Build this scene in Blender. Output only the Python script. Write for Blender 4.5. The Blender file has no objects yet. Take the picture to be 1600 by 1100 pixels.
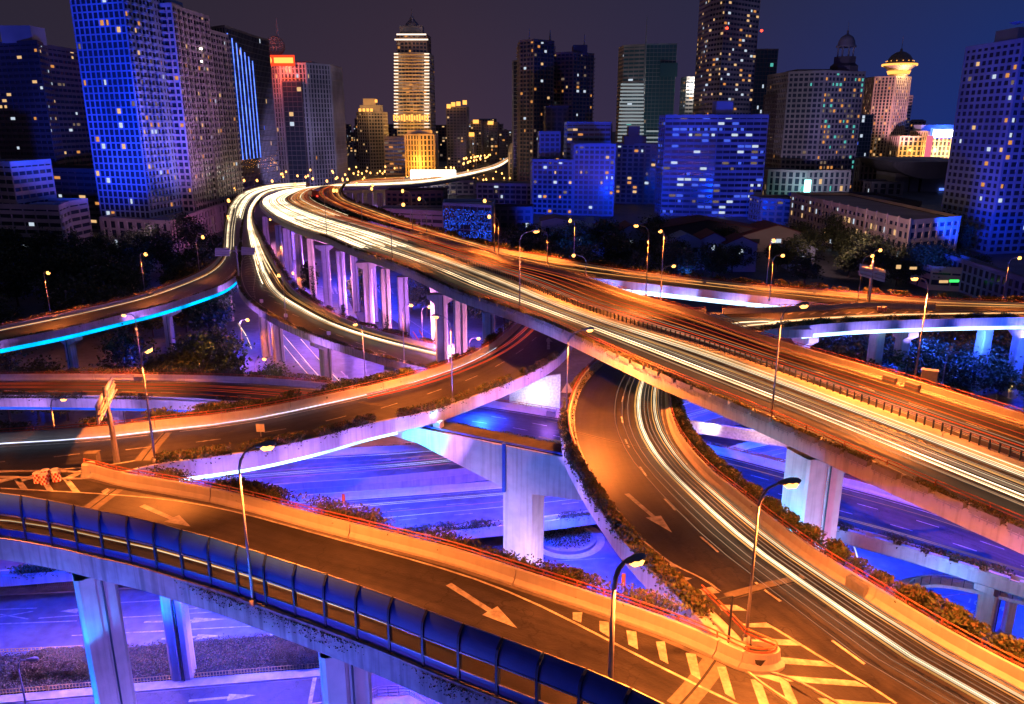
import bpy, math, random
import numpy as np
from mathutils import Vector, Matrix
random.seed(7); rng = np.random.default_rng(7)
SC = bpy.context.scene
COL = SC.collection
R = math.radians
# ------------------------------------------------------------------ camera
F, P, H = 1220.0, R(16.2), 54.0          # focal length in photo pixels, pitch, height above the street
cam = bpy.data.cameras.new('camera'); camo = bpy.data.objects.new('camera', cam); COL.objects.link(camo)
cam.sensor_width = 36.0; cam.lens = F / 1600 * 36.0
camo.location = (0, 0, H); camo.rotation_euler = (R(90) - P, 0, 0)
cam.clip_start = 0.5; cam.clip_end = 9000
SC.camera = camo
# ------------------------------------------------------------------ night sky
W = bpy.data.worlds.new('World'); SC.world = W; W.use_nodes = True
nt = W.node_tree; nt.nodes.clear()
out = nt.nodes.new('ShaderNodeOutputWorld'); bg = nt.nodes.new('ShaderNodeBackground')
tc = nt.nodes.new('ShaderNodeTexCoord'); sp = nt.nodes.new('ShaderNodeSeparateXYZ')
nt.links.new(tc.outputs['Generated'], sp.inputs[0])
def ramp(tree, inp, stops):
    n = tree.nodes.new('ShaderNodeValToRGB'); cr = n.color_ramp
    while len(cr.elements) > 1: cr.elements.remove(cr.elements[-1])
    cr.elements[0].position = stops[0][0]; cr.elements[0].color = (*stops[0][1], 1)
    for p, c in stops[1:]:
        e = cr.elements.new(p); e.color = (*c, 1)
    tree.links.new(inp, n.inputs[0]); return n.outputs[0]
mx = nt.nodes.new('ShaderNodeMapRange'); mx.inputs['From Min'].default_value = -0.6; mx.inputs['From Max'].default_value = 0.7
nt.links.new(sp.outputs['X'], mx.inputs['Value'])
hor = ramp(nt, mx.outputs[0], [(0, (.016, .013, .028)), (.4, (.036, .021, .038)), (.62, (.022, .017, .048)), (.85, (.006, .020, .13)), (1, (.005, .022, .17))])
top = ramp(nt, mx.outputs[0], [(0, (.016, .013, .020)), (.4, (.019, .014, .026)), (.65, (.015, .016, .036)), (1, (.010, .020, .075))])
mz = nt.nodes.new('ShaderNodeMapRange'); mz.inputs['From Min'].default_value = 0.0; mz.inputs['From Max'].default_value = 0.22
nt.links.new(sp.outputs['Z'], mz.inputs['Value'])
mm = nt.nodes.new('ShaderNodeMix'); mm.data_type = 'RGBA'
nt.links.new(mz.outputs[0], mm.inputs['Factor']); nt.links.new(hor, mm.inputs['A']); nt.links.new(top, mm.inputs['B'])
nt.links.new(mm.outputs['Result'], bg.inputs['Color']); bg.inputs['Strength'].default_value = 1.35
nt.links.new(bg.outputs[0], out.inputs[0])
# weak violet skyglow as the only sun lamp (night)
sl = bpy.data.lights.new('night_glow', 'SUN'); sl.energy = 0.018; sl.color = (.42, .34, 1.0); sl.angle = R(25)
so = bpy.data.objects.new('night_glow', sl); COL.objects.link(so); so.rotation_euler = (R(62), 0, R(-28))
SC.view_settings.view_transform = 'Standard'; SC.view_settings.look = 'None'
SC.view_settings.exposure = 0.0; SC.view_settings.gamma = 1.0
try: SC.view_settings.use_curve_mapping = False
except Exception: pass
try:
    SC.cycles.use_light_tree = True; SC.cycles.max_bounces = 4; SC.cycles.diffuse_bounces = 2; SC.cycles.glossy_bounces = 2
    SC.cycles.transmission_bounces = 3; SC.cycles.caustics_reflective = False; SC.cycles.caustics_refractive = False
    SC.cycles.sample_clamp_indirect = 4.0
except Exception: pass
# ------------------------------------------------------------------ photo pixel -> place
CP, SP = math.cos(P), math.sin(P)
def U(px, py, z):
    a = (px - 800) / F; b = (550 - py) / F
    d = (a, CP + b * SP, -SP + b * CP); t = (z - H) / d[2]
    return Vector((d[0] * t, d[1] * t, z))
def UY(px, py, Y):
    a = (px - 800) / F; b = (550 - py) / F
    d = (a, CP + b * SP, -SP + b * CP); t = Y / d[1]
    return Vector((d[0] * t, Y, H + d[2] * t))
def PR(p):
    z = p[2] - H; f = p[1] * CP - z * SP
    if f < 1: return (-9999, -9999)
    return (800 + F * p[0] / f, 550 - F * (p[1] * SP + z * CP) / f)
# ------------------------------------------------------------------ materials
MT = {}
def _mat(name):
    m = bpy.data.materials.new(name); m.use_nodes = True; MT[name] = m
    return m, m.node_tree, m.node_tree.nodes['Principled BSDF']
def pbr(name, col, rough=.7, var=.25, scale=3., bump=0., metal=0., streak=0., wear=None, spec=.4):
    m, t, b = _mat(name)
    b.inputs['Roughness'].default_value = rough; b.inputs['Metallic'].default_value = metal
    b.inputs['Specular IOR Level'].default_value = spec
    geo = t.nodes.new('ShaderNodeNewGeometry')
    n = t.nodes.new('ShaderNodeTexNoise'); n.inputs['Scale'].default_value = scale; n.inputs['Detail'].default_value = 6
    t.links.new(geo.outputs['Position'], n.inputs['Vector'])
    lo = tuple(c * (1 - var) for c in col); hi = tuple(min(1, c * (1 + var)) for c in col)
    c = ramp(t, n.outputs['Fac'], [(.3, lo), (.7, hi)])
    if streak:
        mp = t.nodes.new('ShaderNodeMapping'); mp.inputs['Scale'].default_value = (2.2, 2.2, .12)
        t.links.new(geo.outputs['Position'], mp.inputs['Vector'])
        n2 = t.nodes.new('ShaderNodeTexNoise'); n2.inputs['Scale'].default_value = 1.0; n2.inputs['Detail'].default_value = 5
        t.links.new(mp.outputs[0], n2.inputs['Vector'])
        s = ramp(t, n2.outputs['Fac'], [(.36, (.45, .43, .42)), (.52, (1, 1, 1))])
        mu = t.nodes.new('ShaderNodeMix'); mu.data_type = 'RGBA'; mu.blend_type = 'MULTIPLY'; mu.inputs['Factor'].default_value = streak
        t.links.new(c, mu.inputs['A']); t.links.new(s, mu.inputs['B']); c = mu.outputs['Result']
    if wear:
        n3 = t.nodes.new('ShaderNodeTexNoise'); n3.inputs['Scale'].default_value = wear; n3.inputs['Detail'].default_value = 3
        t.links.new(geo.outputs['Position'], n3.inputs['Vector'])
        s = ramp(t, n3.outputs['Fac'], [(.35, (.62, .62, .62)), (.65, (1.15, 1.15, 1.15))])
        mu = t.nodes.new('ShaderNodeMix'); mu.data_type = 'RGBA'; mu.blend_type = 'MULTIPLY'; mu.inputs['Factor'].default_value = 1
        t.links.new(c, mu.inputs['A']); t.links.new(s, mu.inputs['B']); c = mu.outputs['Result']
    t.links.new(c, b.inputs['Base Color'])
    if name.startswith('asphalt'):
        uv = t.nodes.new('ShaderNodeUVMap'); uv.uv_map = 'road'; mp = t.nodes.new('ShaderNodeMapping'); mp.inputs['Scale'].default_value = (1.5, .035, 1)
        t.links.new(uv.outputs[0], mp.inputs['Vector']); n5 = t.nodes.new('ShaderNodeTexNoise'); n5.inputs['Scale'].default_value = 1.; n5.inputs['Detail'].default_value = 5; t.links.new(mp.outputs[0], n5.inputs['Vector'])
        s5 = ramp(t, n5.outputs['Fac'], [(.32, (.50, .50, .50)), (.5, (.95, .95, .95)), (.68, (1.35, 1.35, 1.35))])
        vo = t.nodes.new('ShaderNodeTexVoronoi'); vo.feature = 'DISTANCE_TO_EDGE'; vo.inputs['Scale'].default_value = .16
        nz = t.nodes.new('ShaderNodeTexNoise'); nz.inputs['Scale'].default_value = .7; nz.inputs['Detail'].default_value = 5; t.links.new(geo.outputs['Position'], nz.inputs['Vector'])
        va = t.nodes.new('ShaderNodeVectorMath'); va.operation = 'MULTIPLY_ADD'; va.inputs[1].default_value = (3.5, 3.5, 3.5); t.links.new(nz.outputs['Color'], va.inputs[0]); t.links.new(geo.outputs['Position'], va.inputs[2]); t.links.new(va.outputs[0], vo.inputs['Vector'])
        s6 = ramp(t, vo.outputs['Distance'], [(.0, (.35, .35, .35)), (.006, (.6, .6, .6)), (.012, (1, 1, 1))])
        for q in (s5, s6):
            mu = t.nodes.new('ShaderNodeMix'); mu.data_type = 'RGBA'; mu.blend_type = 'MULTIPLY'; mu.inputs['Factor'].default_value = .85; t.links.new(c, mu.inputs['A']); t.links.new(q, mu.inputs['B']); c = mu.outputs['Result']
        t.links.new(c, b.inputs['Base Color'])
    if bump:
        n4 = t.nodes.new('ShaderNodeTexNoise'); n4.inputs['Scale'].default_value = scale * 6; n4.inputs['Detail'].default_value = 4
        t.links.new(geo.outputs['Position'], n4.inputs['Vector'])
        bp = t.nodes.new('ShaderNodeBump'); bp.inputs['Strength'].default_value = bump; bp.inputs['Distance'].default_value = .05
        t.links.new(n4.outputs['Fac'], bp.inputs['Height']); t.links.new(bp.outputs[0], b.inputs['Normal'])
    return m
def emi(name, col, s):
    if name.startswith('t_') or name.startswith('led_'):
        m, t, b = _mat(name); t.nodes.remove(b); e = t.nodes.new('ShaderNodeEmission'); e.inputs[0].default_value = (*col, 1)
        g_ = t.nodes.new('ShaderNodeNewGeometry'); n = t.nodes.new('ShaderNodeTexNoise'); n.inputs['Scale'].default_value = .09 if name[0] == 't' else .16; n.inputs['Detail'].default_value = 3
        t.links.new(g_.outputs['Position'], n.inputs['Vector']); mr = t.nodes.new('ShaderNodeMapRange'); mr.inputs['From Min'].default_value = .3; mr.inputs['From Max'].default_value = .7
        mr.inputs['To Min'].default_value = s * .45; mr.inputs['To Max'].default_value = s * 1.5; t.links.new(n.outputs['Fac'], mr.inputs['Value']); t.links.new(mr.outputs[0], e.inputs[1])
        t.links.new(e.outputs[0], t.nodes['Material Output'].inputs[0]); return m
    m, t, b = _mat(name); t.nodes.remove(b)
    e = t.nodes.new('ShaderNodeEmission'); e.inputs[0].default_value = (*col, 1); e.inputs[1].default_value = s
    t.links.new(e.outputs[0], t.nodes['Material Output'].inputs[0]); return m
pbr('asphalt', (.036, .033, .032), .5, .22, 1.2, .35, wear=.16)
pbr('asphalt_old', (.05, .046, .045), .6, .22, .9, .3, wear=.1)
pbr('ground_asphalt', (.11, .12, .145), .5, .3, .7, .3, wear=.11)  # grey asphalt with some of the blue floodlight mixed into its base colour
pbr('paving', (.30, .29, .28), .7, .15, 1.5, .2, wear=.2)
pbr('concrete', (.44, .42, .40), .75, .10, .9, .2, streak=.35)
pbr('barrier_concrete', (.46, .43, .39), .7, .08, .6, .15, streak=.14)
pbr('old_concrete', (.36, .33, .34), .8, .2, .8, .25, streak=.7)
pbr('joint', (.02, .02, .02), .8)
pbr('paint', (.40, .38, .35), .6, .25, 4., wear=1.2)
pbr('patch', (.13, .115, .105), .7, .2, 3.)
pbr('steel', (.35, .35, .36), .4, .1, 3., metal=.6)
pbr('pole_grey', (.30, .28, .30), .45, .1, 3., metal=.3)
pbr('rail_red', (.36, .10, .05), .5, .15, 5.)
pbr('dark_metal', (.03, .035, .05), .4, .1, 3.)
pbr('blue_panel', (.008, .06, .40), .6, .12, 1.5, spec=.6)
pbr('dark_blue', (.006, .02, .10), .5, .2, 2.)
pbr('leaf', (.055, .075, .025), .6, .5, .9)
pbr('leaf_dry', (.12, .085, .04), .7, .45, .8)
pbr('leaf_dark', (.035, .055, .03), .65, .5, .25)
pbr('bark', (.08, .06, .05), .9, .3, 4.)
pbr('soil', (.035, .03, .028), .95, .3, 2.)
pbr('board', (.45, .45, .46), .5, .1, 2.)
pbr('check_red', (.55, .06, .04), .5); pbr('check_white', (.75, .72, .68), .5)
pbr('yellow_fence', (.55, .38, .10), .6)
pbr('roof_red', (.16, .05, .05), .8)
m, t, b = _mat('pane_glass'); b.inputs['Base Color'].default_value = (.75, .8, .85, 1); b.inputs['Roughness'].default_value = .08
tr = t.nodes.new('ShaderNodeBsdfTransparent'); tr.inputs[0].default_value = (.80, .80, .82, 1); mxs = t.nodes.new('ShaderNodeMixShader'); mxs.inputs[0].default_value = .035
gl = t.nodes.new('ShaderNodeBsdfGlossy'); gl.inputs['Roughness'].default_value = .02
t.links.new(tr.outputs[0], mxs.inputs[1]); t.links.new(gl.outputs[0], mxs.inputs[2]); t.links.new(mxs.outputs[0], t.nodes['Material Output'].inputs[0])
m, t, b = _mat('facade_glass'); b.inputs['Base Color'].default_value = (.03, .04, .06, 1); b.inputs['Roughness'].default_value = .18
m, t, b = _mat('facade_glass_teal'); b.inputs['Base Color'].default_value = (.05, .12, .16, 1); b.inputs['Roughness'].default_value = .15
for nm, c in dict(w_blue=(.28, .36, .55), w_pink=(.52, .42, .42), w_grey=(.34, .32, .35), w_dark=(.12, .10, .12), w_brown=(.26, .17, .14), w_cream=(.55, .46, .36), w_stone=(.30, .27, .27)).items():  # the blue one is white facade with blue floodlight put into its colour
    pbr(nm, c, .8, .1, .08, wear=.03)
emi('sodium', (1, .40, .08), 5.5); emi('sodium_far', (1, .44, .10), 5.5); emi('lamp_white', (.8, .9, 1), 30)
emi('t_white', (1, .78, .48), 1.5); emi('t_white_hot', (1, .80, .50), 3.2); emi('t_warm', (1, .45, .12), 1.1); emi('t_dim', (.9, .55, .34), .45)
emi('t_red', (1, .09, .025), .8); emi('t_orange', (1, .24, .04), .6); emi('t_cool', (.7, .75, 1), 1.6); emi('t_pink', (1, .35, .6), 1.0)
emi('led_cyan', (.0, .42, 1.0), 1.9); emi('led_white', (.45, .72, 1.0), 3.2); emi('led_blue', (.02, .10, 1.0), 1.3)  # floodlit girder webs drawn as glow; blue also serves the LED screen
emi('win_warm', (1, .60, .26), .85); emi('win_amber', (1, .40, .10), .7); emi('win_cool', (.72, .85, 1.0), .8); emi('win_blue', (.08, .16, 1.0), .8)
emi('win_teal', (.15, .85, .75), .55); emi('win_dim', (.6, .42, .3), .28); emi('win_pink', (1, .2, .3), .9)
emi('sign_red', (1, .05, .015), 1.6); emi('sign_gold', (1, .42, .08), 2.0); emi('sign_white', (1, .93, .8), 9); emi('sign_green', (.05, 1, .15), 1.6); emi('sign_cyan', (.35, 1, .95), 5)
emi('gold_lit', (1, .55, .10), 1.6); emi('band_white', (1, .80, .62), 1.8); emi('tail_red', (1, .04, .02), 6); emi('led_line', (.10, .20, 1.0), 2.2)
emi('band_grey', (.62, .72, .78), .42)
# ------------------------------------------------------------------ mesh helpers
class MB:
    def __init__(s): s.v = []; s.f = []; s.m = []
    def add(s, vs, fs, mi=0):
        b = len(s.v); s.v += [tuple(x) for x in vs]; s.f += [tuple(i + b for i in f) for f in fs]; s.m += [mi] * len(fs)
    def hexa(s, c, mi=0):    # 8 corners: bottom 4 ccw, top 4 ccw
        s.add(c, [(3, 2, 1, 0), (4, 5, 6, 7), (0, 1, 5, 4), (1, 2, 6, 5), (2, 3, 7, 6), (3, 0, 4, 7)], mi)
    def box(s, c, size, rz=0., mi=0):
        x, y, z = size[0] / 2, size[1] / 2, size[2] / 2; ca, sa = math.cos(rz), math.sin(rz)
        pts = [(-x, -y, -z), (x, -y, -z), (x, y, -z), (-x, y, -z), (-x, -y, z), (x, -y, z), (x, y, z), (-x, y, z)]
        s.hexa([(c[0] + a * ca - b * sa, c[1] + a * sa + b * ca, c[2] + d) for a, b, d in pts], mi)
    def tube(s, pts, rads, n=6, mi=0, cap=True):
        pts = [Vector(p) for p in pts]
        if not hasattr(rads, '__len__'): rads = [rads] * len(pts)
        b = len(s.v)
        for i, p in enumerate(pts):
            d = (pts[min(i + 1, len(pts) - 1)] - pts[max(i - 1, 0)]).normalized()
            a = d.cross(Vector((0, 0, 1)))
            if a.length < .05: a = d.cross(Vector((0, 1, 0)))
            a.normalize(); c = a.cross(d)
            for k in range(n):
                t = 2 * math.pi * k / n; s.v.append(tuple(p + (a * math.cos(t) + c * math.sin(t)) * rads[i]))
        for i in range(len(pts) - 1):
            for k in range(n):
                q = (b + i * n + k, b + i * n + (k + 1) % n, b + (i + 1) * n + (k + 1) % n, b + (i + 1) * n + k); s.f.append(q); s.m.append(mi)
        if cap:
            s.f.append(tuple(b + k for k in range(n))[::-1]); s.m.append(mi); s.f.append(tuple(b + (len(pts) - 1) * n + k for k in range(n))); s.m.append(mi)
    def lathe(s, c, prof, n=16, mi=0):
        b = len(s.v)
        for r, z in prof:
            for k in range(n):
                t = 2 * math.pi * k / n; s.v.append((c[0] + r * math.cos(t), c[1] + r * math.sin(t), c[2] + z))
        for i in range(len(prof) - 1):
            for k in range(n):
                s.f.append((b + i * n + k, b + i * n + (k + 1) % n, b + (i + 1) * n + (k + 1) % n, b + (i + 1) * n + k)); s.m.append(mi)
    def mesh(s, name, mats, smooth=False):
        me = bpy.data.meshes.new(name); me.from_pydata(s.v, [], s.f)
        for m_ in (mats if isinstance(mats, (list, tuple)) else [mats]): me.materials.append(MT[m_])
        if any(s.m): me.polygons.foreach_set('material_index', s.m)
        if smooth: me.polygons.foreach_set('use_smooth', [True] * len(me.polygons))
        me.update(); return me
    def build(s, name, mats, parent=None, smooth=False):
        return link(name, s.mesh(name, mats, smooth), parent)
def link(name, me, parent=None):
    o = bpy.data.objects.new(name, me); COL.objects.link(o)
    if parent is not None: put(o, parent)
    return o
def put(o, parent):
    o.parent = parent; o.matrix_parent_inverse = Matrix.Translation(parent.location).inverted() if parent.rotation_euler.z == 0 else parent.matrix_basis.inverted()
def tag(o, label, cat=None, group=None, kind=None):
    if label: o['label'] = label
    if cat: o['category'] = cat
    if group: o['group'] = group
    if kind: o['kind'] = kind
    return o
def thing(name, label, cat, loc=(0, 0, 0), group=None):
    o = bpy.data.objects.new(name, None); COL.objects.link(o); o.location = loc; o.empty_display_size = .5
    return tag(o, label, cat, group)
def light(name, kind, loc, energy, col, parent=None, radius=.3, target=None, angle=None, blend=.6, size=None):
    l = bpy.data.lights.new(name, kind); l.energy = energy; l.color = col
    if name in ('underdeck_flood', 'street_flood', 'column_flood', 'tree_flood'): radius = .07; l.energy = energy * (2.0 if name == 'street_flood' else .75)
    if kind in ('POINT', 'SPOT'): l.shadow_soft_size = radius
    if kind == 'SPOT': l.spot_size = angle or R(120); l.spot_blend = blend
    if kind == 'AREA': l.shape = 'RECTANGLE'; l.size, l.size_y = size
    o = bpy.data.objects.new(name, l); COL.objects.link(o); o.location = loc
    if target is not None: o.rotation_euler = (Vector(target) - Vector(loc)).to_track_quat('-Z', 'Y').to_euler()
    if parent is not None: put(o, parent)
    return o
# ------------------------------------------------------------------ roads
def cr(pts, n):
    p = np.array([tuple(q) for q in pts], float); k = len(p)
    q = np.vstack([2 * p[0] - p[1], p, 2 * p[-1] - p[-2]]); outp = []
    for i in range(k - 1):
        p0, p1, p2, p3 = q[i:i + 4]
        d0, d1, d2 = [max(1e-6, np.linalg.norm(b_ - a_)) ** .5 for a_, b_ in ((p0, p1), (p1, p2), (p2, p3))]
        t1, t2, t3 = d0, d0 + d1, d0 + d1 + d2
        for t in np.linspace(t1, t2, 24, endpoint=False):
            A1 = (t1 - t) / t1 * p0 + t / t1 * p1; A2 = (t2 - t) / (t2 - t1) * p1 + (t - t1) / (t2 - t1) * p2; A3 = (t3 - t) / (t3 - t2) * p2 + (t - t2) / (t3 - t2) * p3
            B1 = (t2 - t) / t2 * A1 + t / t2 * A2; B2 = (t3 - t) / (t3 - t1) * A2 + (t - t1) / (t3 - t1) * A3
            outp.append((t2 - t) / (t2 - t1) * B1 + (t - t1) / (t2 - t1) * B2)
    outp.append(p[-1]); a = np.array(outp)
    s = np.concatenate([[0], np.cumsum(np.linalg.norm(np.diff(a[:, :2], axis=0), axis=1))])
    u = np.linspace(0, s[-1], n); b = np.stack([np.interp(u, s, a[:, j]) for j in range(3)], 1)
    for _ in range(3): b[1:-1] = .25 * b[:-2] + .5 * b[1:-1] + .25 * b[2:]
    return b
def fix(pts, zf, dz=0.):
    """pixel list -> world; zf is a number, None (z given per point) or a function of world Y"""
    o = []
    for q in pts:
        if callable(zf):
            z = 20.
            for _ in range(12): z = .5 * z + .5 * zf(U(q[0], q[1], z + dz).y)
        else: z = q[2] if zf is None else zf
        v = U(q[0], q[1], z + dz); v.z = z; o.append(v)
    return o
class Road:
    def __init__(s, name, A, B, n=160, label=None):
        s.name = name; s.A = cr(A, n); s.B = cr(B, n); s.n = n
        s.C = (s.A + s.B) / 2; s.S = np.concatenate([[0], np.cumsum(np.linalg.norm(np.diff(s.C[:, :2], axis=0), axis=1))]); s.L = s.S[-1]
        w = s.B - s.A; w[:, 2] = 0; s.Wd = np.linalg.norm(w, axis=1); s.N = w / s.Wd[:, None]
        s.top = None
    def at(s, d, v, h=0.):
        a = np.array([np.interp(d, s.S, s.A[:, j]) for j in range(3)]); b = np.array([np.interp(d, s.S, s.B[:, j]) for j in range(3)])
        p = a * (1 - v) + b * v; return Vector((p[0], p[1], p[2] + h))
    def tan(s, d, v=.5):
        return (s.at(min(d + .6, s.L), v) - s.at(max(d - .6, 0), v)).normalized()
    def near(s, px, py):
        best = (1e9, 0, 0)
        for i in range(0, s.n):
            for v in (0, .25, .5, .75, 1):
                q = PR(s.A[i] * (1 - v) + s.B[i] * v); e = (q[0] - px) ** 2 + (q[1] - py) ** 2
                if e < best[0]: best = (e, s.S[i], v)
        _, d, v = best; st = s.L / s.n; sv = .25
        for _ in range(14):
            c = [(dd, vv) for dd in (d - st, d, d + st) for vv in (v - sv, v, v + sv)]
            d, v = min(c, key=lambda k: (lambda q: (q[0] - px) ** 2 + (q[1] - py) ** 2)(PR(s.at(min(max(k[0], 0), s.L), k[1])))); st *= .6; sv *= .6
        return min(max(d, 0), s.L), v
    def edge(s, side, off=0., i0=0, i1=None):
        """side 'A' or 'B': points moved outward by off, with outward vectors"""
        i1 = s.n if i1 is None else i1
        E_ = s.A if side == 'A' else s.B; o = -s.N if side == 'A' else s.N
        return E_[i0:i1] + o[i0:i1] * off, o[i0:i1]
def sweep(mb, path, outv, prof, mi=0, cap=True, closed=True):
    n, k = len(path), len(prof); b = len(mb.v)
    for p, o in zip(path, outv):
        for a, h in prof: mb.v.append((p[0] + o[0] * a, p[1] + o[1] * a, p[2] + h))
    kk = k if closed else k - 1
    for i in range(n - 1):
        for j in range(kk):
            mb.f.append((b + i * k + j, b + i * k + (j + 1) % k, b + (i + 1) * k + (j + 1) % k, b + (i + 1) * k + j)); mb.m.append(mi)
    if cap and closed:
        mb.f.append(tuple(b + j for j in range(k))[::-1]); mb.m.append(mi); mb.f.append(tuple(b + (n - 1) * k + j for j in range(k))); mb.m.append(mi)
def cutpath(path, outv, d0, d1):
    s = np.concatenate([[0], np.cumsum(np.linalg.norm(np.diff(path[:, :2], axis=0), axis=1))])
    d1 = min(d1, s[-1]); inner = (s > d0) & (s < d1)
    f = lambda arr, d: np.array([np.interp(d, s, arr[:, j]) for j in range(3)])
    return np.vstack([f(path, d0), path[inner], f(path, d1)]), np.vstack([f(outv, d0), outv[inner], f(outv, d1)])
def efr(road, path, f):
    """centre-line fraction -> arc length along an edge path"""
    s_ = np.concatenate([[0], np.cumsum(np.linalg.norm(np.diff(path[:, :2], axis=0), axis=1))]); return float(np.interp(f * road.L, road.S, s_))
def plen(path): return float(np.sum(np.linalg.norm(np.diff(path[:, :2], axis=0), axis=1)))
def deck(road, label_kind, fasciaA=1.4, fasciaB=1.4, top='asphalt', ovA=.6, ovB=.6, girder=True, led=None, ledside='B', fm='concrete', web=.5):
    """road slab, its kerb edges and the box girder below; top-level setting object with parts"""
    mb = MB(); n = road.n
    for i in range(n):
        for v in (0, .33, .67, 1): p = road.A[i] * (1 - v) + road.B[i] * v; mb.v.append(tuple(p))
    for i in range(n - 1):
        for j in range(3): mb.f.append((i * 4 + j, i * 4 + j + 1, (i + 1) * 4 + j + 1, (i + 1) * 4 + j)); mb.m.append(0)
    o = mb.build('elevated_road', top); uvl = o.data.uv_layers.new(name='road'); W4 = (0, .33, .67, 1); uu = [0.] * (2 * len(o.data.loops))
    for li, lp in enumerate(o.data.loops): i_, j_ = divmod(lp.vertex_index, 4); uu[2 * li] = W4[j_] * float(road.Wd[i_]) + 17 * (len(bpy.data.meshes) % 13); uu[2 * li + 1] = float(road.S[i_])
    uvl.data.foreach_set('uv', uu); tag(o, road.name, None, None, 'structure'); road.top = o
    for side, fh, ov in (('A', fasciaA, ovA), ('B', fasciaB, ovB)):
        if not fh: continue
        p, ov_ = road.edge(side)
        f = MB(); sweep(f, p, ov_, [(-.02, -.02), (ov, -.02), (ov, .12), (ov + .12, .12), (ov + .12, -fh), (ov - .15, -fh), (-.02, -.6)])
        f.build('fascia', fm, o)
    if girder:
        g = MB(); c = road.C; wd = road.Wd
        for i in range(n):
            hw = max(1.2, wd[i] / 2 + (-.4 if web else -1.5))
            for a, h in ((-hw, -.62), (hw, -.62), (hw, -1.95), (hw - 1.0, -2.6), (-hw + 1.0, -2.6), (-hw, -1.95)):
                q = c[i] + road.N[i] * a; g.v.append((q[0], q[1], q[2] + h))
        for i in range(n - 1):
            for j in range(6): g.f.append((i * 6 + j, i * 6 + (j + 1) % 6, (i + 1) * 6 + (j + 1) % 6, (i + 1) * 6 + j)); g.m.append(0)
        g.build('box_girder', 'old_concrete', o)
    if led:
        for mat_, d0, d1, hh in led:
            p, ov_ = road.edge(ledside, .35); p, ov_ = cutpath(p, ov_, efr(road, p, d0), efr(road, p, d1))
            f = MB(); sweep(f, p, ov_, [(0, -fasciaB - .05), (.18, -fasciaB - .05), (.18, -fasciaB - hh), (0, -fasciaB - hh)])
            f.build('led_strip', mat_, o)  # glowing band stands in for the girder web lit by floods
    return o
NJ = [(.02, 0), (.02, .18), (.22, .45), (.30, 1.05), (.52, 1.05), (.55, 0)]
def barrier(road, side, label, d0=0., d1=1., seg=12., rail=True, prof=NJ, mat='barrier_concrete', gap=.06, off=0.):
    p, o_ = road.edge(side, off); a, b = efr(road, p, d0), efr(road, p, d1)
    mid = p[int((d0 + d1) / 2 * (len(p) - 1))]
    t_ = thing('concrete_barrier', label, 'barrier', tuple(mid))
    s = a
    while s < b - .5:
        e = min(s + seg, b); pp, oo = cutpath(p, o_, s + gap / 2, e - gap / 2)
        m_ = MB(); sweep(m_, pp, oo, prof); m_.build('barrier_segment', mat, t_); s = e
    if rail:
        pp, oo = cutpath(p, o_, a, b); m_ = MB(); q = pp + oo * .62
        for h in (1.12, 1.38): m_.tube([(x[0], x[1], x[2] + h) for x in q], .05, 5)
        ns = max(2, int((b - a) / 2))
        for k in range(ns):
            i = int(k / (ns - 1) * (len(q) - 1)); m_.box((q[i][0], q[i][1], q[i][2] + 1.15), (.08, .08, .5))
        m_.build('pipe_rail', 'rail_red', t_)
    return t_
def quadstrip(road, v, w, d0, d1, h=.012, name='lane_line', mat='paint', step=3.):
    k = max(2, int((d1 - d0) / step) + 1); mb = MB(); 
    for i in range(k):
        d = d0 + (d1 - d0) * i / (k - 1); wd = float(np.interp(d, road.S, road.Wd)); e = w / 2 / max(wd, .1)
        mb.v += [tuple(road.at(d, v - e, h)), tuple(road.at(d, v + e, h))]
    for i in range(k - 1): mb.f.append((2 * i, 2 * i + 1, 2 * i + 3, 2 * i + 2)); mb.m.append(0)
    return mb.build(name, mat, road.top)
def dashes(road, v, d0, d1, on=2., offl=4., w=.16):
    d = d0
    while d < d1: quadstrip(road, v, w, d, min(d + on, d1), name='lane_dash'); d += on + offl
def poly(road, pts, name, mat='paint', h=.014, parent=None):
    mb = MB(); mb.add([road.at(*road.near(*q), h) for q in pts], [tuple(range(len(pts)))]); return mb.build(name, mat, parent or road.top)
def arrow(road, tail, tip, name='lane_arrow', wid=.15, hw=.45, hl=.38):
    a = road.at(*road.near(*tail), .014); b = road.at(*road.near(*tip), .014); d = b - a; L = d.length; d.normalize(); n_ = Vector((-d.y, d.x, 0)).normalized()
    k = a + d * L * (1 - hl); mb = MB()
    mb.add([a + n_ * wid, a - n_ * wid, k - n_ * wid * .8, k + n_ * wid * .8], [(0, 1, 2, 3)]); mb.add([k + n_ * hw, k - n_ * hw, b], [(0, 1, 2)])
    return mb.build(name, 'paint', road.top)
def xjoint(road, p0, p1, wpatch=1.3):
    d0, v0 = road.near(*p0); d1, v1 = road.near(*p1)
    for w, mat, h, nm in ((wpatch, 'patch', .010, 'joint_patch'), (.14, 'joint', .016, 'expansion_joint')):
        mb = MB(); vs = []
        for k in range(7):
            t_ = k / 6; c = road.at(d0 + (d1 - d0) * t_, v0 + (v1 - v0) * t_, h); vs += [c]
        dr = (vs[-1] - vs[0]).normalized(); nn = Vector((-dr.y, dr.x, 0)) * w / 2
        for c in vs: mb.v += [tuple(c + nn), tuple(c - nn)]
        for i in range(6): mb.f.append((2 * i, 2 * i + 1, 2 * i + 3, 2 * i + 2)); mb.m.append(0)
        mb.build(nm, mat, road.top)
def trail(mbs, road, v, d0, d1, mat, r, h=.65, jit=.0, n=None):
    n = n or max(6, int((d1 - d0) / 4)); ph = random.random() * 6
    pts = [road.at(d0 + (d1 - d0) * i / (n - 1), v + jit * math.sin(ph + i * .25), h) for i in range(n)]
    mbs.setdefault(mat, MB()).tube(pts, r, 4, cap=False)
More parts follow.
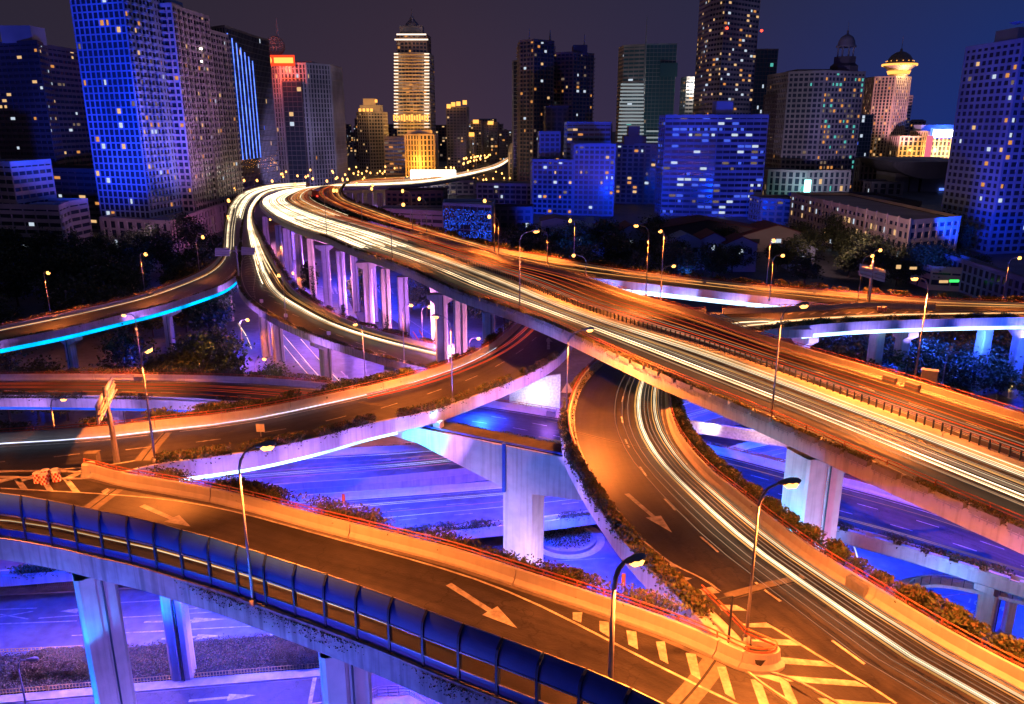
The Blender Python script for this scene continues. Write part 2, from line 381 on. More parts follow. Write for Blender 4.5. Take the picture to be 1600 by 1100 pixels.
def trails_done(mbs, label, name='light_trails'):
    order = list(mbs); mb = MB()
    for k, m_ in enumerate(order): mb.add(mbs[m_].v, mbs[m_].f, k)
    o = mb.build(name, order); tag(o, label, 'light trails', None, 'stuff'); return o
# ------------------------------------------------------------------ foliage
def leaves_mesh(name, centers, size, mats, up=.3, aspect=.55):
    c = np.asarray(centers, float); n = len(c)
    s = size * rng.uniform(.6, 1.35, n)[:, None]
    a = rng.normal(size=(n, 3)); a[:, 2] = a[:, 2] * .7 + up; a /= np.linalg.norm(a, axis=1)[:, None]
    b = rng.normal(size=(n, 3)); b -= a * np.sum(a * b, 1)[:, None]; b /= np.linalg.norm(b, axis=1)[:, None]
    v = np.empty((n, 4, 3)); v[:, 0] = c - a * s * .5; v[:, 1] = c + b * s * aspect * .5; v[:, 2] = c + a * s * .5; v[:, 3] = c - b * s * aspect * .5
    me = bpy.data.meshes.new(name); me.vertices.add(n * 4); me.vertices.foreach_set('co', v.ravel())
    me.loops.add(n * 4); me.loops.foreach_set('vertex_index', np.arange(n * 4)); me.polygons.add(n)
    me.polygons.foreach_set('loop_start', np.arange(n) * 4); me.polygons.foreach_set('loop_total', np.full(n, 4))
    for m_ in mats: me.materials.append(MT[m_])
    if len(mats) > 1: me.polygons.foreach_set('material_index', rng.integers(0, len(mats), n).astype(np.int32))
    me.update(calc_edges=True); return me
def strip_pts(path, outv, o0, o1, hgt, dens, drop=0., base=.1, gaps=.35, wave=1.5):
    L_ = plen(path); n = int(L_ * dens); s = np.concatenate([[0], np.cumsum(np.linalg.norm(np.diff(path[:, :2], axis=0), axis=1))])
    # clumps
    kc = max(3, int(L_ / wave)); cs = rng.uniform(0, L_, kc); ch = rng.uniform(1 - gaps * 1.6, 1.15, kc)
    ci = rng.integers(0, kc, n); d = np.clip(cs[ci] + rng.normal(0, wave * .42, n), 0, L_ * .999); hh = hgt * np.clip(ch[ci], .2, 1.3)
    p = np.stack([np.interp(d, s, path[:, j]) for j in range(3)], 1); o = np.stack([np.interp(d, s, outv[:, j]) for j in range(3)], 1)
    q = rng.uniform(0, 1, n); w = rng.normal(.5, .24, n); r = o0 + (o1 - o0) * w
    z = base + hh * (q ** .7) * np.clip(1 - .9 * (w - .5) ** 2, .2, 1) - drop * (rng.uniform(0, 1, n) ** 3)
    p[:, 0] += o[:, 0] * r; p[:, 1] += o[:, 1] * r; p[:, 2] += z
    return p
def hedge(road, side, label, d0, d1, o0, o1, hgt, dens, size=.28, mats=('leaf', 'leaf_dry'), drop=0., base=.1, name='hedge', gaps=.35, wave=1.6):
    p, o_ = road.edge(side); p, o_ = cutpath(p, o_, efr(road, p, d0), efr(road, p, d1))
    me = leaves_mesh(name, strip_pts(p, o_, o0, o1, hgt, dens, drop, base, gaps, wave), size, mats)
    return tag(link(name, me), label, 'planting', None, 'stuff')
# tree prototypes
def crown_pts(rad, hgt, nc, nl, spread=.33):
    pts = []
    for i in range(nc):
        t_ = random.random(); th = random.random() * 6.283; rr = rad * math.sqrt(random.random()) * (1 - .55 * abs(t_ - .4))
        c = np.array([rr * math.cos(th), rr * math.sin(th), hgt * (.35 + .6 * t_)])
        pts.append(c + rng.normal(size=(nl, 3)) * np.array([1, 1, .7]) * rad * spread * random.uniform(.6, 1.1))
    return np.vstack(pts)
TREES = []
for k, (rad, hg) in enumerate(((3.6, 9.5), (4.4, 11), (3.0, 8.0), (4.8, 9.5), (2.2, 11))):
    cm = leaves_mesh('crown', crown_pts(rad, hg, 34, 60, .26), .62, ('leaf_dark', 'leaf'), up=.1, aspect=.7)
    tb = MB(); tb.tube([(0, 0, 0), (.1, 0, hg * .25), (.15, .1, hg * .5)], [.28, .2, .1], 6)
    for j in range(5):
        th = j * 1.3; tb.tube([(.08, 0, hg * .22), (rad * .5 * math.cos(th), rad * .5 * math.sin(th), hg * .6)], [.12, .04], 5)
    TREES.append((cm, tb.mesh('trunk', 'bark')))
def tree(x, y, z, label, k=None, s=1., group=None, name='tree'):
    k = random.randrange(4) if k is None else k; cm, tm = TREES[k]
    t_ = thing(name, label, 'tree', (x, y, z), group); t_.rotation_euler.z = random.random() * 6.28; t_.scale = (s, s, s * random.uniform(.85, 1.15))
    for nm, me in (('crown', cm), ('trunk', tm)): o = bpy.data.objects.new(nm, me); COL.objects.link(o); o.parent = t_
    return t_
# ------------------------------------------------------------------ street lamps
SOD = (1.0, .215, .030)
def lamp(label, base, top, arm, lit=True, power=9000., r0=.10, group=None, mat='sodium', head=1.0, col=SOD, cone=126):
    """base, top: world points of the pole; arm: Vector from pole top to the luminaire"""
    base = Vector(base); top = Vector(top); arm = Vector(arm); top = Vector((base.x, base.y, top.z))
    t_ = thing('street_lamp', label, 'street lamp', tuple(base), group)
    m_ = MB(); m_.tube([base, base + (top - base) * .5, top - Vector((0, 0, .8))], [r0, r0 * .8, r0 * .6], 8); m_.lathe(base, [(0, .35), (.22, .35), (.25, 0)], 8)
    m_.build('pole', 'pole_grey', t_, True)
    a = arm; m_ = MB(); hd = top + a
    m_.tube([top - Vector((0, 0, .85)), top - Vector((0, 0, .35)) + a * .12, top + a * .4 + Vector((0, 0, -.02)), hd], [r0 * .8, r0 * .75, r0 * .7, r0 * .6], 6)
    m_.build('arm', 'pole_grey', t_, True)
    d = a.normalized() if a.length > .05 else Vector((0, -1, 0)); d2 = Vector((d.x, d.y, .08)).normalized()
    m_ = MB(); L_ = 1.0 * head
    m_.tube([hd - d2 * .1, hd + d2 * .15, hd + d2 * .6 * L_, hd + d2 * (.95 * L_), hd + d2 * (1.1 * L_)], [.07, .15 * head, .24 * head, .18 * head, .04], 8); m_.build('lamp_head', 'pole_grey', t_, True)
    m_ = MB(); c = hd + d2 * .6 * L_ - Vector((0, 0, .14 * head))
    rr = .25 * head * min(1.9, max(1., base.y / 115))
    m_.tube([c - d2 * .38 * head, c - d2 * .2 * head, c + d2 * .2 * head, c + d2 * .38 * head], [.08 * head, rr, rr, .08 * head], 8)
    m_.build('lens', mat if lit else 'pane_glass', t_, True)
    if lit and power: light('lamp_light', 'SPOT', tuple(c - Vector((0, 0, .40 * head))), power * 3.0, col, t_, .16, tuple(c - Vector((0, 0, 5)) + d2 * .6), R(cone), .35)
    return t_
def lamp_px(label, basepx, zb, toppx, headpx, lit=True, power=9000., **k):
    b = U(*basepx, zb); tp = UY(toppx[0], toppx[1], b.y); hp = UY(headpx[0], headpx[1], b.y)
    arm = Vector((hp.x - tp.x, random.uniform(-.3, .3), max(-.2, min(.5, hp.z - tp.z)))); 
    if arm.length > 3.5: arm = arm * (3.5 / arm.length)
    return lamp(label, b, tp, arm, lit, power, **k)
def lamp_free(label, toppx, Y, zb=0., arm=1.2, lit=True, power=0., **k):
    tp = UY(*toppx, Y); return lamp(label, (tp.x - arm, tp.y, zb), tp, (arm, 0, .1), lit, power, **k)
# ================================================================== ROADS
def zM(Y): return float(np.interp(Y, [50, 75, 117, 164, 215, 255, 300, 350, 420, 560, 900], [27.5, 27.5, 27, 26, 24, 22, 19.5, 17.5, 16, 15.5, 13]))
Mnear = [(800, 248), (765, 266), (640, 288), (560, 291), (505, 292), (474, 295), (443, 299), (425, 305), (411, 311), (407, 320), (417, 331), (437, 344), (475, 361), (510, 371), (550, 389), (612, 410), (665, 432), (712, 455), (800, 484), (850, 503), (912, 530), (975, 560), (1025, 582), (1100, 613), (1200, 653), (1275, 687), (1325, 710), (1400, 742), (1475, 775), (1550, 807), (1600, 829), (1760, 898)]
Mmed = [(798, 247), (763, 264), (640, 285), (568, 288), (530, 291), (484, 296), (457, 305), (447, 313), (457, 322), (494, 338), (548, 355), (600, 372), (700, 408), (800, 445), (896, 487), (1000, 522), (1100, 551), (1200, 588), (1400, 664), (1600, 740), (1900, 855)]
Mfar = [(795, 246), (760, 262), (700, 274), (640, 281), (568, 285), (525, 289), (500, 294), (487, 301), (487, 311), (520, 329), (570, 347), (640, 366), (700, 384), (772, 405), (800, 415), (850, 425), (900, 437), (990, 470), (1075, 494), (1125, 511), (1200, 542), (1395, 600), (1440, 616), (1600, 667), (2000, 800)]
wMn, wMm, wMf = fix(Mnear, zM, .12), fix(Mmed, zM), fix(Mfar, zM)
Mn = Road('near carriageway of the main elevated highway, full of white light trails', wMm, wMn, 260)
Mf = Road('far carriageway of the main elevated highway with red light trails', wMf, wMm, 260)
deck(Mn, '', 0, 1.35, ovB=.35, fm='concrete', web=0); deck(Mf, '', 1.4, 0, web=0)

Lborder = [(484, 291, 15), (437, 294, 15), (405, 303, 15), (388, 320, 15), (380, 345, 15), (377, 370, 15), (376, 400, 14.6), (373, 430, 14.2)]
L1far = [(484, 286, 15), (437, 289, 15), (403, 295, 15), (378, 305, 15), (362, 323, 15), (355, 345, 15), (352, 370, 15), (351, 388, 14.8), (345, 405, 14.6), (325, 425, 14.4), (300, 438, 14), (225, 467, 14), (150, 486, 14), (100, 497, 14), (0, 518, 14), (-120, 545, 14)]
L1near = Lborder + [(345, 446, 14), (325, 453, 14), (250, 477, 14), (175, 495, 14), (100, 513, 14), (0, 532, 14), (-120, 556, 14)]
L1near = Lborder[:-1] + [(370, 428, 14.2)] + L1near[len(Lborder):]
L1 = Road('left curving ramp above the dark wood', fix(L1far, None), fix(L1near, None), 150)
L2left = Lborder + [(383, 460, 14), (399, 475, 13.6), (423, 491, 13.2), (459, 510, 12.6), (514, 531, 12), (568, 548, 11.4), (620, 563, 11), (680, 577, 10.8), (760, 592, 10.5)]
L2right = [(484, 294, 15), (441, 297, 15), (418, 303, 15), (404, 316, 15), (396, 329, 15), (394, 341, 15), (397, 356, 15), (406, 377, 14.8), (417, 400, 14.5), (437, 433, 14), (459, 462, 13.4), (495, 484, 12.8), (532, 504, 12.2), (568, 518, 11.6), (620, 533, 11.2), (675, 546, 10.9), (705, 553, 10.7), (800, 572, 10.4)]
L2 = Road('middle ramp curving down beside the tall columns', fix(L2right, None), fix(L2left, None), 150)
deck(L1, '', 1.4, 1.5, led=[('led_cyan', .52, 1., .85)], web=.4); deck(L2, '', 1.4, 1.5, web=0, fm='old_concrete')

Nb = [(-300, 775, 26), (-150, 752, 26), (0, 742, 26), (127, 745, 26)]
R1far = [(-300, 722, 26), (-150, 708, 26), (0, 696, 26), (100, 690, 26), (175, 684, 26), (250, 675, 26), (325, 667, 25.6), (400, 656, 25), (500, 635, 24), (575, 618, 23.2), (650, 598, 22.2), (725, 571, 21.2), (770, 547, 20.5), (800, 523, 20), (822, 500, 19.7), (838, 470, 19.5), (845, 450, 19.5)]
R1near = Nb + [(190, 737, 26), (250, 722, 26), (325, 713, 25.6), (400, 702, 25), (500, 681, 24), (575, 661, 23.2), (675, 640, 22), (725, 623, 21.4), (800, 594, 20.6), (850, 570, 20), (875, 552, 19.8), (892, 530, 19.6), (902, 500, 19.5), (906, 475, 19.5)]
R1 = Road('left ramp sweeping round under the main highway', fix(R1far, None), fix(R1near, None), 150)
Nfar = Nb + [(187, 760, 26), (250, 771, 26), (325, 785, 26), (400, 803, 26), (475, 824, 26), (580, 851, 26), (700, 882, 26), (800, 915, 26), (950, 965, 26), (1050, 1001, 26), (1117, 1031, 26), (1165, 1054, 26), (1205, 1060, 26), (1300, 1110, 26), (1400, 1180, 26), (1520, 1270, 26)]
Nnear = [(-300, 838, 26), (-150, 830, 26), (0, 839, 26), (100, 856, 26), (150, 868, 26), (225, 885, 26), (275, 900, 26), (350, 922, 26), (400, 940, 26), (500, 976, 26), (600, 1014, 26), (700, 1056, 26), (800, 1096, 26), (950, 1160, 26), (1200, 1300, 26)]
NR = Road('nearest ramp with white arrows beside the blue noise barrier', fix(Nfar, None), fix(Nnear, None), 150)
R2left = [(1230, 500, 18.2), (1125, 491, 18.6), (1040, 500, 19), (985, 525, 19.6), (955, 553, 20), (945, 566, 20.3), (920, 592, 20.7), (905, 617, 21.1), (897, 645, 21.5), (895, 667, 21.9), (900, 695, 22.3), (910, 720, 22.7), (930, 752, 23.2), (950, 782, 23.7), (975, 814, 24.2), (1000, 845, 24.7), (1050, 895, 25.4), (1110, 950, 26), (1170, 1010, 26), (1205, 1050, 26), (1300, 1110, 26), (1400, 1180, 26), (1520, 1270, 26)]
R2right = [(1262, 512, 18.2), (1200, 514, 18.6), (1130, 527, 19), (1085, 548, 19.6), (1052, 580, 20.3), (1040, 607, 20.7), (1039, 632, 21.1), (1042, 657, 21.5), (1052, 685, 22), (1072, 715, 22.6), (1100, 747, 23.2), (1150, 790, 24.2), (1200, 832, 24.8), (1280, 892, 25.6), (1350, 937, 26), (1412, 977, 26), (1500, 1030, 26), (1600, 1084, 26), (1800, 1200, 26)]
R2 = Road('right ramp curving out from under the main highway', fix(R2right, None), fix(R2left, None), 170)
deck(R1, '', 1.4, 1.5, led=[('led_white', R1.S[-1] and R1.near(262, 722)[0] / R1.L, R1.near(620, 655)[0] / R1.L, .35)], ovA=.8, ovB=.5)
deck(NR, '', 1.4, 1.6, ovB=.25, fm='old_concrete', web=0); deck(R2, '', 1.4, 1.5, ovA=1.6, ovB=1.3, web=0)

Fb = [(1357, 481, 18.4), (1420, 483, 18), (1500, 485, 17.6), (1600, 486, 17.2), (1750, 489, 17)]
def zF(px): return float(np.interp(px, [500, 800, 900, 1000, 1200, 1400, 1750], [0, 25.6, 24.4, 23, 20, 18.1, 17]))
def fz(lst): return [(x, y, zF(x)) for x, y in lst]
def fixG(lst):
    o = []
    for q in lst:
        o += fix([q], zM) if q[0] < 800 else fix([(q[0], q[1], zF(q[0]))], None)
    return o
Gnear = [(640, 282), (568, 286.5), (525, 291), (503, 296), (494, 302), (497, 309), (520, 321), (545, 332), (580, 345), (640, 362), (700, 379), (772, 399), (800, 408), (893, 430), (960, 438), (1000, 442), (1100, 453), (1200, 464), (1280, 473)]
Gfar = [(640, 277), (568, 282), (540, 290), (533, 300), (538, 312), (560, 322), (590, 333), (650, 356), (715, 377), (775, 394), (800, 399), (900, 417), (975, 429), (1075, 442), (1190, 454), (1340, 466), (1450, 475), (1600, 481), (1750, 485)]
F1 = Road('far ramp leaving the highway towards the right edge', fixG(Gfar), fixG(Gnear) + fix(Fb, None), 190)
F2far = [(1130, 491, 18.9), (1200, 489, 18.8), (1290, 485, 18.6)] + Fb
F2near = [(1190, 512, 18.9), (1225, 507, 18.8), (1325, 499, 18.5), (1425, 495, 18), (1500, 493, 17.7), (1600, 491.5, 17.2), (1750, 492, 17)]
F2 = Road('far right ramp with striped gore above the blue lit girder', fix(F2far, None), fix([(x, y + 4, z) for x, y, z in F2near], None), 90)
deck(F1, '', 1.3, 1.5, led=[('led_white', F1.near(950, 437)[0] / F1.L, F1.near(1230, 468)[0] / F1.L, .9)]); deck(F2, '', 0, 1.6, led=[('led_white', .12, 1., .75)])

L3far = [(-150, 597, 12), (0, 595, 12), (200, 595, 12), (400, 600, 12), (540, 612, 11.5), (640, 621, 11), (760, 636, 10.4), (875, 654, 10), (960, 670, 9.8), (1090, 703, 9.6), (1165, 721, 9.5), (1240, 741, 9.5), (1320, 761, 9.5), (1400, 783, 9.5), (1470, 804, 9.5), (1600, 850, 9.5), (1780, 915, 9.5)]
L3near = [(-150, 622, 12), (0, 621, 12), (200, 623, 12), (300, 626, 12), (450, 638, 11.7), (560, 650, 11.4), (690, 668, 10.7), (780, 682, 10.3), (890, 706, 10), (1000, 734, 9.7), (1100, 763, 9.6), (1200, 792, 9.5), (1310, 824, 9.5), (1400, 848, 9.5), (1500, 878, 9.5), (1600, 909, 9.5), (1780, 968, 9.5)]
L3 = Road('lower ramp running left to right beneath the others', fix(L3far, None), fix(L3near, None), 150)
deck(L3, '', 1.3, 1.4, led=[('led_blue', 0, .33, .45)], top='asphalt_old')
ENf = [(-100, 768), (250, 737), (462, 716), (650, 705), (800, 690), (900, 672), (1000, 648), (1070, 628), (1150, 605), (1230, 585)]
ENn = [(-100, 800), (250, 777), (400, 767), (575, 755), (712, 741), (850, 724), (1000, 694), (1080, 670), (1200, 640), (1330, 612)]
ESf = [(-100, 822), (300, 797), (437, 788), (550, 781), (750, 766), (850, 757), (1000, 738), (1100, 718), (1200, 695), (1350, 668)]
ESn = [(-100, 905), (300, 872), (500, 850), (600, 838), (700, 827), (820, 815), (945, 799), (1050, 782), (1150, 762), (1250, 738), (1400, 710)]
EN = Road('north carriageway of the blue lit expressway', fix(ENf, 4.), fix(ENn, 4.), 110)
ES = Road('south carriageway of the blue lit expressway', fix(ESf, 4.), fix(ESn, 4.), 110)
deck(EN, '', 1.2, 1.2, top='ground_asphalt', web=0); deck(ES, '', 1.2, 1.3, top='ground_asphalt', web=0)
# ================================================================== GROUND
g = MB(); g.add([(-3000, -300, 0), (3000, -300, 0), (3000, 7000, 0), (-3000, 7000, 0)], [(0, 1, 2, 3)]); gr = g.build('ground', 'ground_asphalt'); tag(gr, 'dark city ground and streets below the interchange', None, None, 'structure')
def gpoly(name, pts, mat, z, label, kind='structure', h=0.):
    mb = MB(); w = [U(x, y, z) for x, y in pts]
    if h:
        n = len(w); mb.v = [tuple(p + Vector((0, 0, h))) for p in w] + [tuple(p) for p in w]
        mb.f = [tuple(range(n))] + [(i, (i + 1) % n, n + (i + 1) % n, n + i) for i in range(n)]; mb.m = [0] * len(mb.f)
    else: mb.add(w, [tuple(range(len(w)))])
    o = mb.build(name, mat); tag(o, label, None, None, kind); return o
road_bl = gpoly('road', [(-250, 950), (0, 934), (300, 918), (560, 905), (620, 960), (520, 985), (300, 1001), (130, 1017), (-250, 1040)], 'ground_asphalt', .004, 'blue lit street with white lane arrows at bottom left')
road_b2 = gpoly('road', [(-250, 1120), (0, 1102), (200, 1085), (400, 1068), (620, 1050), (640, 1200), (-250, 1300)], 'asphalt_old', .004, 'street at the bottom edge with one long white arrow')
gpoly('pavement', [(-250, 900), (0, 890), (300, 880), (560, 872), (560, 903), (300, 915), (0, 931), (-250, 947)], 'paving', 0., 'pavement with a white picket fence behind the blue lit street', h=.13)
gpoly('pavement', [(-250, 1105), (0, 1088), (200, 1070), (400, 1053), (620, 1036), (620, 1048), (400, 1066), (200, 1083), (0, 1100), (-250, 1118)], 'paving', 0., 'narrow kerb between the shrub bed and the bottom street', h=.13)
bed = gpoly('planting_bed', [(-250, 1042), (130, 1020), (300, 1004), (520, 988), (620, 980), (620, 1034), (400, 1051), (200, 1068), (0, 1086), (-250, 1103)], 'soil', 0., 'soil bed between the two bottom left streets', h=.15)
def gmark(pts, parent, mat='paint', z=.010, name='lane_line'):
    mb = MB(); mb.add([U(x, y, z) for x, y in pts], [tuple(range(len(pts)))]); return mb.build(name, mat, parent)
def gline(a, b, parent, w=.15, z=.010, name='lane_line', mat='paint'):
    A_, B_ = U(*a, z), U(*b, z); d = (B_ - A_).normalized(); n_ = Vector((-d.y, d.x, 0)) * w / 2
    mb = MB(); mb.add([A_ + n_, A_ - n_, B_ - n_, B_ + n_], [(0, 1, 2, 3)]); return mb.build(name, mat, parent)
def garrow(a, b, parent, w=.16, hw=.5, hl=.42):
    A_, B_ = U(*a, .011), U(*b, .011); d = B_ - A_; L_ = d.length; d.normalize(); n_ = Vector((-d.y, d.x, 0)); k = A_ + d * L_ * (1 - hl); mb = MB()
    mb.add([A_ + n_ * w, A_ - n_ * w, k - n_ * w, k + n_ * w], [(0, 1, 2, 3)]); mb.add([k + n_ * hw, k - n_ * hw, B_], [(0, 1, 2)]); return mb.build('lane_arrow', 'paint', parent)
for a, b in (((-80, 955), (58, 950)), ((-80, 978), (52, 955)), ((-60, 950), (44, 967)), ((60, 966), (126, 961)), ((-80, 978), (120, 970)), ((112, 993), (133, 992)), ((176, 942), (330, 934)), ((180, 965), (225, 963)), ((225, 963), (350, 955)), ((184, 989), (400, 978)), ((290, 952), (330, 948)), ((190, 989), (260, 986))): gline(a, b, road_bl)
garrow((225, 972), (355, 967), road_bl); garrow((252, 998), (347, 993), road_bl); garrow((165, 952), (92, 955), road_bl)
gline((427, 984), (421, 998), road_bl, .35); garrow((295, 1095), (400, 1086), road_b2); gline((492, 1058), (484, 1100), road_b2, .4); gline((484, 1100), (520, 1095), road_b2); gline((0, 1118), (295, 1108), road_b2)
# shrubs of the bed
def bedpts(px0, px1, n, y0f, y1f, hh):
    o = []
    for _ in range(n):
        x = random.uniform(px0, px1); t_ = random.random(); y = y0f(x) * (1 - t_) + y1f(x) * t_; p = U(x, y, 0)
        b_ = .5 + .5 * math.sin(p.x * 1.3) * math.cos(p.y * 1.7 + p.x * .4); o.append((p.x + random.gauss(0, .1), p.y + random.gauss(0, .1), .15 + random.random() * hh * (.35 + .6 * b_)))
    return o
y0 = lambda x: float(np.interp(x, [-250, 130, 300, 520, 620], [1042, 1020, 1004, 988, 980])); y1 = lambda x: float(np.interp(x, [-250, 0, 200, 400, 620], [1100, 1083, 1065, 1048, 1030]))
tag(link('ground_cover', leaves_mesh('ground_cover', bedpts(-200, 610, 26000, y0, y1, .75), .22, ('leaf', 'leaf_dry'))), 'bushy ground cover in the bed between the streets', 'planting', None, 'stuff')
ballme = []
for k in range(2):
    th = rng.uniform(0, 6.283, 2600); ph = np.arccos(rng.uniform(-.5, 1, 2600)); r_ = rng.normal(1.0, .035, 2600)
    ballme.append(leaves_mesh('foliage', np.stack([r_ * np.sin(ph) * np.cos(th), r_ * np.sin(ph) * np.sin(th), r_ * np.cos(ph) * .9 + .55], 1), .14, ('leaf_dry', 'leaf_dry', 'leaf')))
for i, (x, y, s) in enumerate([(55, 1042, 1), (75, 1038, 1), (97, 1037, 1), (118, 1036, 1), (133, 1040, .9), (42, 1055, 1), (60, 1054, 1), (78, 1052, 1.1), (100, 1050, 1.15), (122, 1050, 1), (140, 1052, .9), (448, 1026, .9), (462, 1022, .9), (478, 1020, .9), (443, 1034, .8), (457, 1036, .9), (472, 1036, 1), (492, 1034, .95), (486, 1018, .85)]):
    p = U(x, y, .1); o = link('ball_shrub', ballme[i % 2]); o.location = p; o.scale = (s * 1.15,) * 3
    tag(o, 'clipped ball shrub in the cluster ' + ('left of the blue column' if i < 11 else 'beside the right bottom column'), 'shrub', 'clipped ball shrubs left of the column' if i < 11 else 'clipped ball shrubs right of the column')
# fences at the bottom
def picket(label, pts, z, hgt, mat, sp_=.16, thick=.03, arch=False):
    w = [U(x, y, 0) for x, y in pts]; t_ = thing('fence', label, 'fence', tuple(w[0])); mb = MB(); rail = MB()
    for a, b in zip(w[:-1], w[1:]):
        L_ = (b - a).length; n = int(L_ / sp_)
        for k in range(n): p = a.lerp(b, k / n); mb.box((p.x, p.y, z + hgt / 2), (thick, thick, hgt))
    rail.tube([(p.x, p.y, z + hgt * .95) for p in w], .03, 5); rail.tube([(p.x, p.y, z + hgt * .2) for p in w], .03, 5)
    o = mb.build('pickets', mat, t_); o['kind'] = 'stuff'; rail.build('rail', mat, t_)
    for a, b in zip(w[:-1], w[1:]):
        n = max(1, int((b - a).length / 3))
        for k in range(n): p = a.lerp(b, k / n); q = MB(); q.box((p.x, p.y, z + hgt * .53), (.09, .09, hgt * 1.08)); q.build('post', mat, t_)
picket('low yellow picket fence between the shrubs and the bottom street', [(-200, 1102), (0, 1087), (150, 1074), (300, 1061), (420, 1051), (600, 1036)], .13, .55, 'yellow_fence', .3, .05)
picket('white arched picket fence on the pavement at bottom left', [(-150, 931), (0, 925), (120, 919), (300, 910), (500, 899)], .13, 1.25, 'paint', .22)
picket('low orange fence along the far side of the shrub bed', [(-200, 1036), (0, 1021), (130, 1015)], .13, .4, 'yellow_fence', .4, .05)
# streets beneath the columns
r_a = gpoly('road', [(400, 350), (430, 349), (520, 470), (610, 600), (640, 650), (480, 650), (470, 560), (445, 470)], 'ground_asphalt', .004, 'pink lit street passing beneath the middle ramp')
r_b = gpoly('road', [(520, 395), (600, 400), (640, 470), (760, 560), (800, 640), (640, 640), (600, 560), (560, 470)], 'ground_asphalt', .008, 'blue street with crosswalks beneath the tall columns')
r_c = gpoly('road', [(370, 470), (398, 480), (440, 620), (360, 620)], 'ground_asphalt', .004, 'narrow blue street beside the yellow lit ivy')
for k in range(8): gline((572 + k * 5.2, 445 + k * .4), (578 + k * 5.2, 456 + k * .4), r_b, .5, .016, 'crosswalk_stripe')
for k in range(6): gline((505 + k * 6, 448 + k * .5), (509 + k * 6, 458 + k * .5), r_b, .5, .016, 'crosswalk_stripe')
gline((480, 447), (640, 452), r_b, .3, .016); gline((560, 460), (600, 520), r_b, .25, .016); gline((640, 500), (710, 548), r_b, .25, .016)
gline((470, 560), (530, 615), r_a, .2, .012); gline((505, 565), (545, 610), r_a, .2, .012); garrow((533, 580), (545, 592), r_a)
gpoly('traffic_island', [(545, 470), (560, 464), (580, 470), (600, 490), (640, 520), (650, 545), (600, 540), (560, 500)], 'soil', 0., 'brown planted island between the tall columns', h=.2)
gpoly('traffic_island', [(533, 447), (540, 443), (552, 445), (550, 452), (536, 453)], 'soil', 0., 'small round planted island by the crosswalk', h=.2)
# plaza with the round basin below the centre
basin = thing('round_basin', 'round stone basin on the blue plaza beside the large pier', 'basin', tuple(U(885, 842, 0)))
c = U(885, 842, 0); m_ = MB(); m_.lathe(c, [(4.1, 0), (4.1, .45), (3.6, .45), (3.5, .1), (0, .1)], 32); m_.build('rim', 'paving', basin)
m_ = MB(); m_.lathe(c, [(5.2, .02), (4.15, .05)], 32); m_.build('paving_ring', 'concrete', basin)
th = rng.uniform(0, 6.28, 900); rr = 3.2 * np.sqrt(rng.uniform(0, 1, 900)); put(link('plants', leaves_mesh('plants', np.stack([c.x + rr * np.cos(th), c.y + rr * np.sin(th), rng.uniform(.1, .9, 900)], 1), .3, ('leaf', 'leaf_dry'))), basin)
gline((815 + 0, 880), (945, 872), gr, .1, .02)
# plaza text lines at lower right
def text(name, body, loc, size, rz, mat, parent, tilt=0., ext=.0, rx=0.):
    cu = bpy.data.curves.new(name, 'FONT'); cu.body = body; cu.size = size; cu.extrude = ext
    o = bpy.data.objects.new(name, cu); COL.objects.link(o)
    dg = bpy.context.evaluated_depsgraph_get(); me = bpy.data.meshes.new_from_object(o.evaluated_get(dg)); bpy.data.objects.remove(o)
    me.materials.clear(); me.materials.append(MT[mat]); o = bpy.data.objects.new(name, me); COL.objects.link(o)
    o.location = loc; o.rotation_euler = (rx, 0, rz)
    if parent is not None: put(o, parent)
    return o
plz = gpoly('plaza', [(1310, 860), (1420, 880), (1600, 930), (1800, 1000), (1800, 1150), (1600, 1060), (1400, 960)], 'ground_asphalt', .004, 'dark blue plaza with painted numbers at lower right')
for s_, x, y in (('10d', 1508, 940), ('176', 1490, 950), ('12', 1517, 968), ('10', 1532, 962), ('74', 1545, 948)): text('painted_number', s_, U(x, y, .02), 1.6, R(-38), 'paint', plz)
gline((1480, 930), (1560, 925), plz, .12, .02, 'painted_line', 'check_red'); gline((1460, 935), (1500, 928), plz, .12, .02, 'painted_line')
# ================================================================== MARKINGS
def dn(road, px, py): return road.near(px, py)[0]
# main highway
a0, a1 = dn(Mn, 430, 345), dn(Mn, 1590, 800)
for v in (.035, .95): quadstrip(Mn, v, .18, a0, Mn.L - 1)
dashes(Mn, .5, dn(Mn, 600, 395), Mn.L - 2, 2., 4.)
for v in (.04, .95): quadstrip(Mf, v, .18, a0, Mf.L - 1)
for v in (.36, .66): dashes(Mf, v, dn(Mf, 650, 390), Mf.L - 2, 2., 4.)
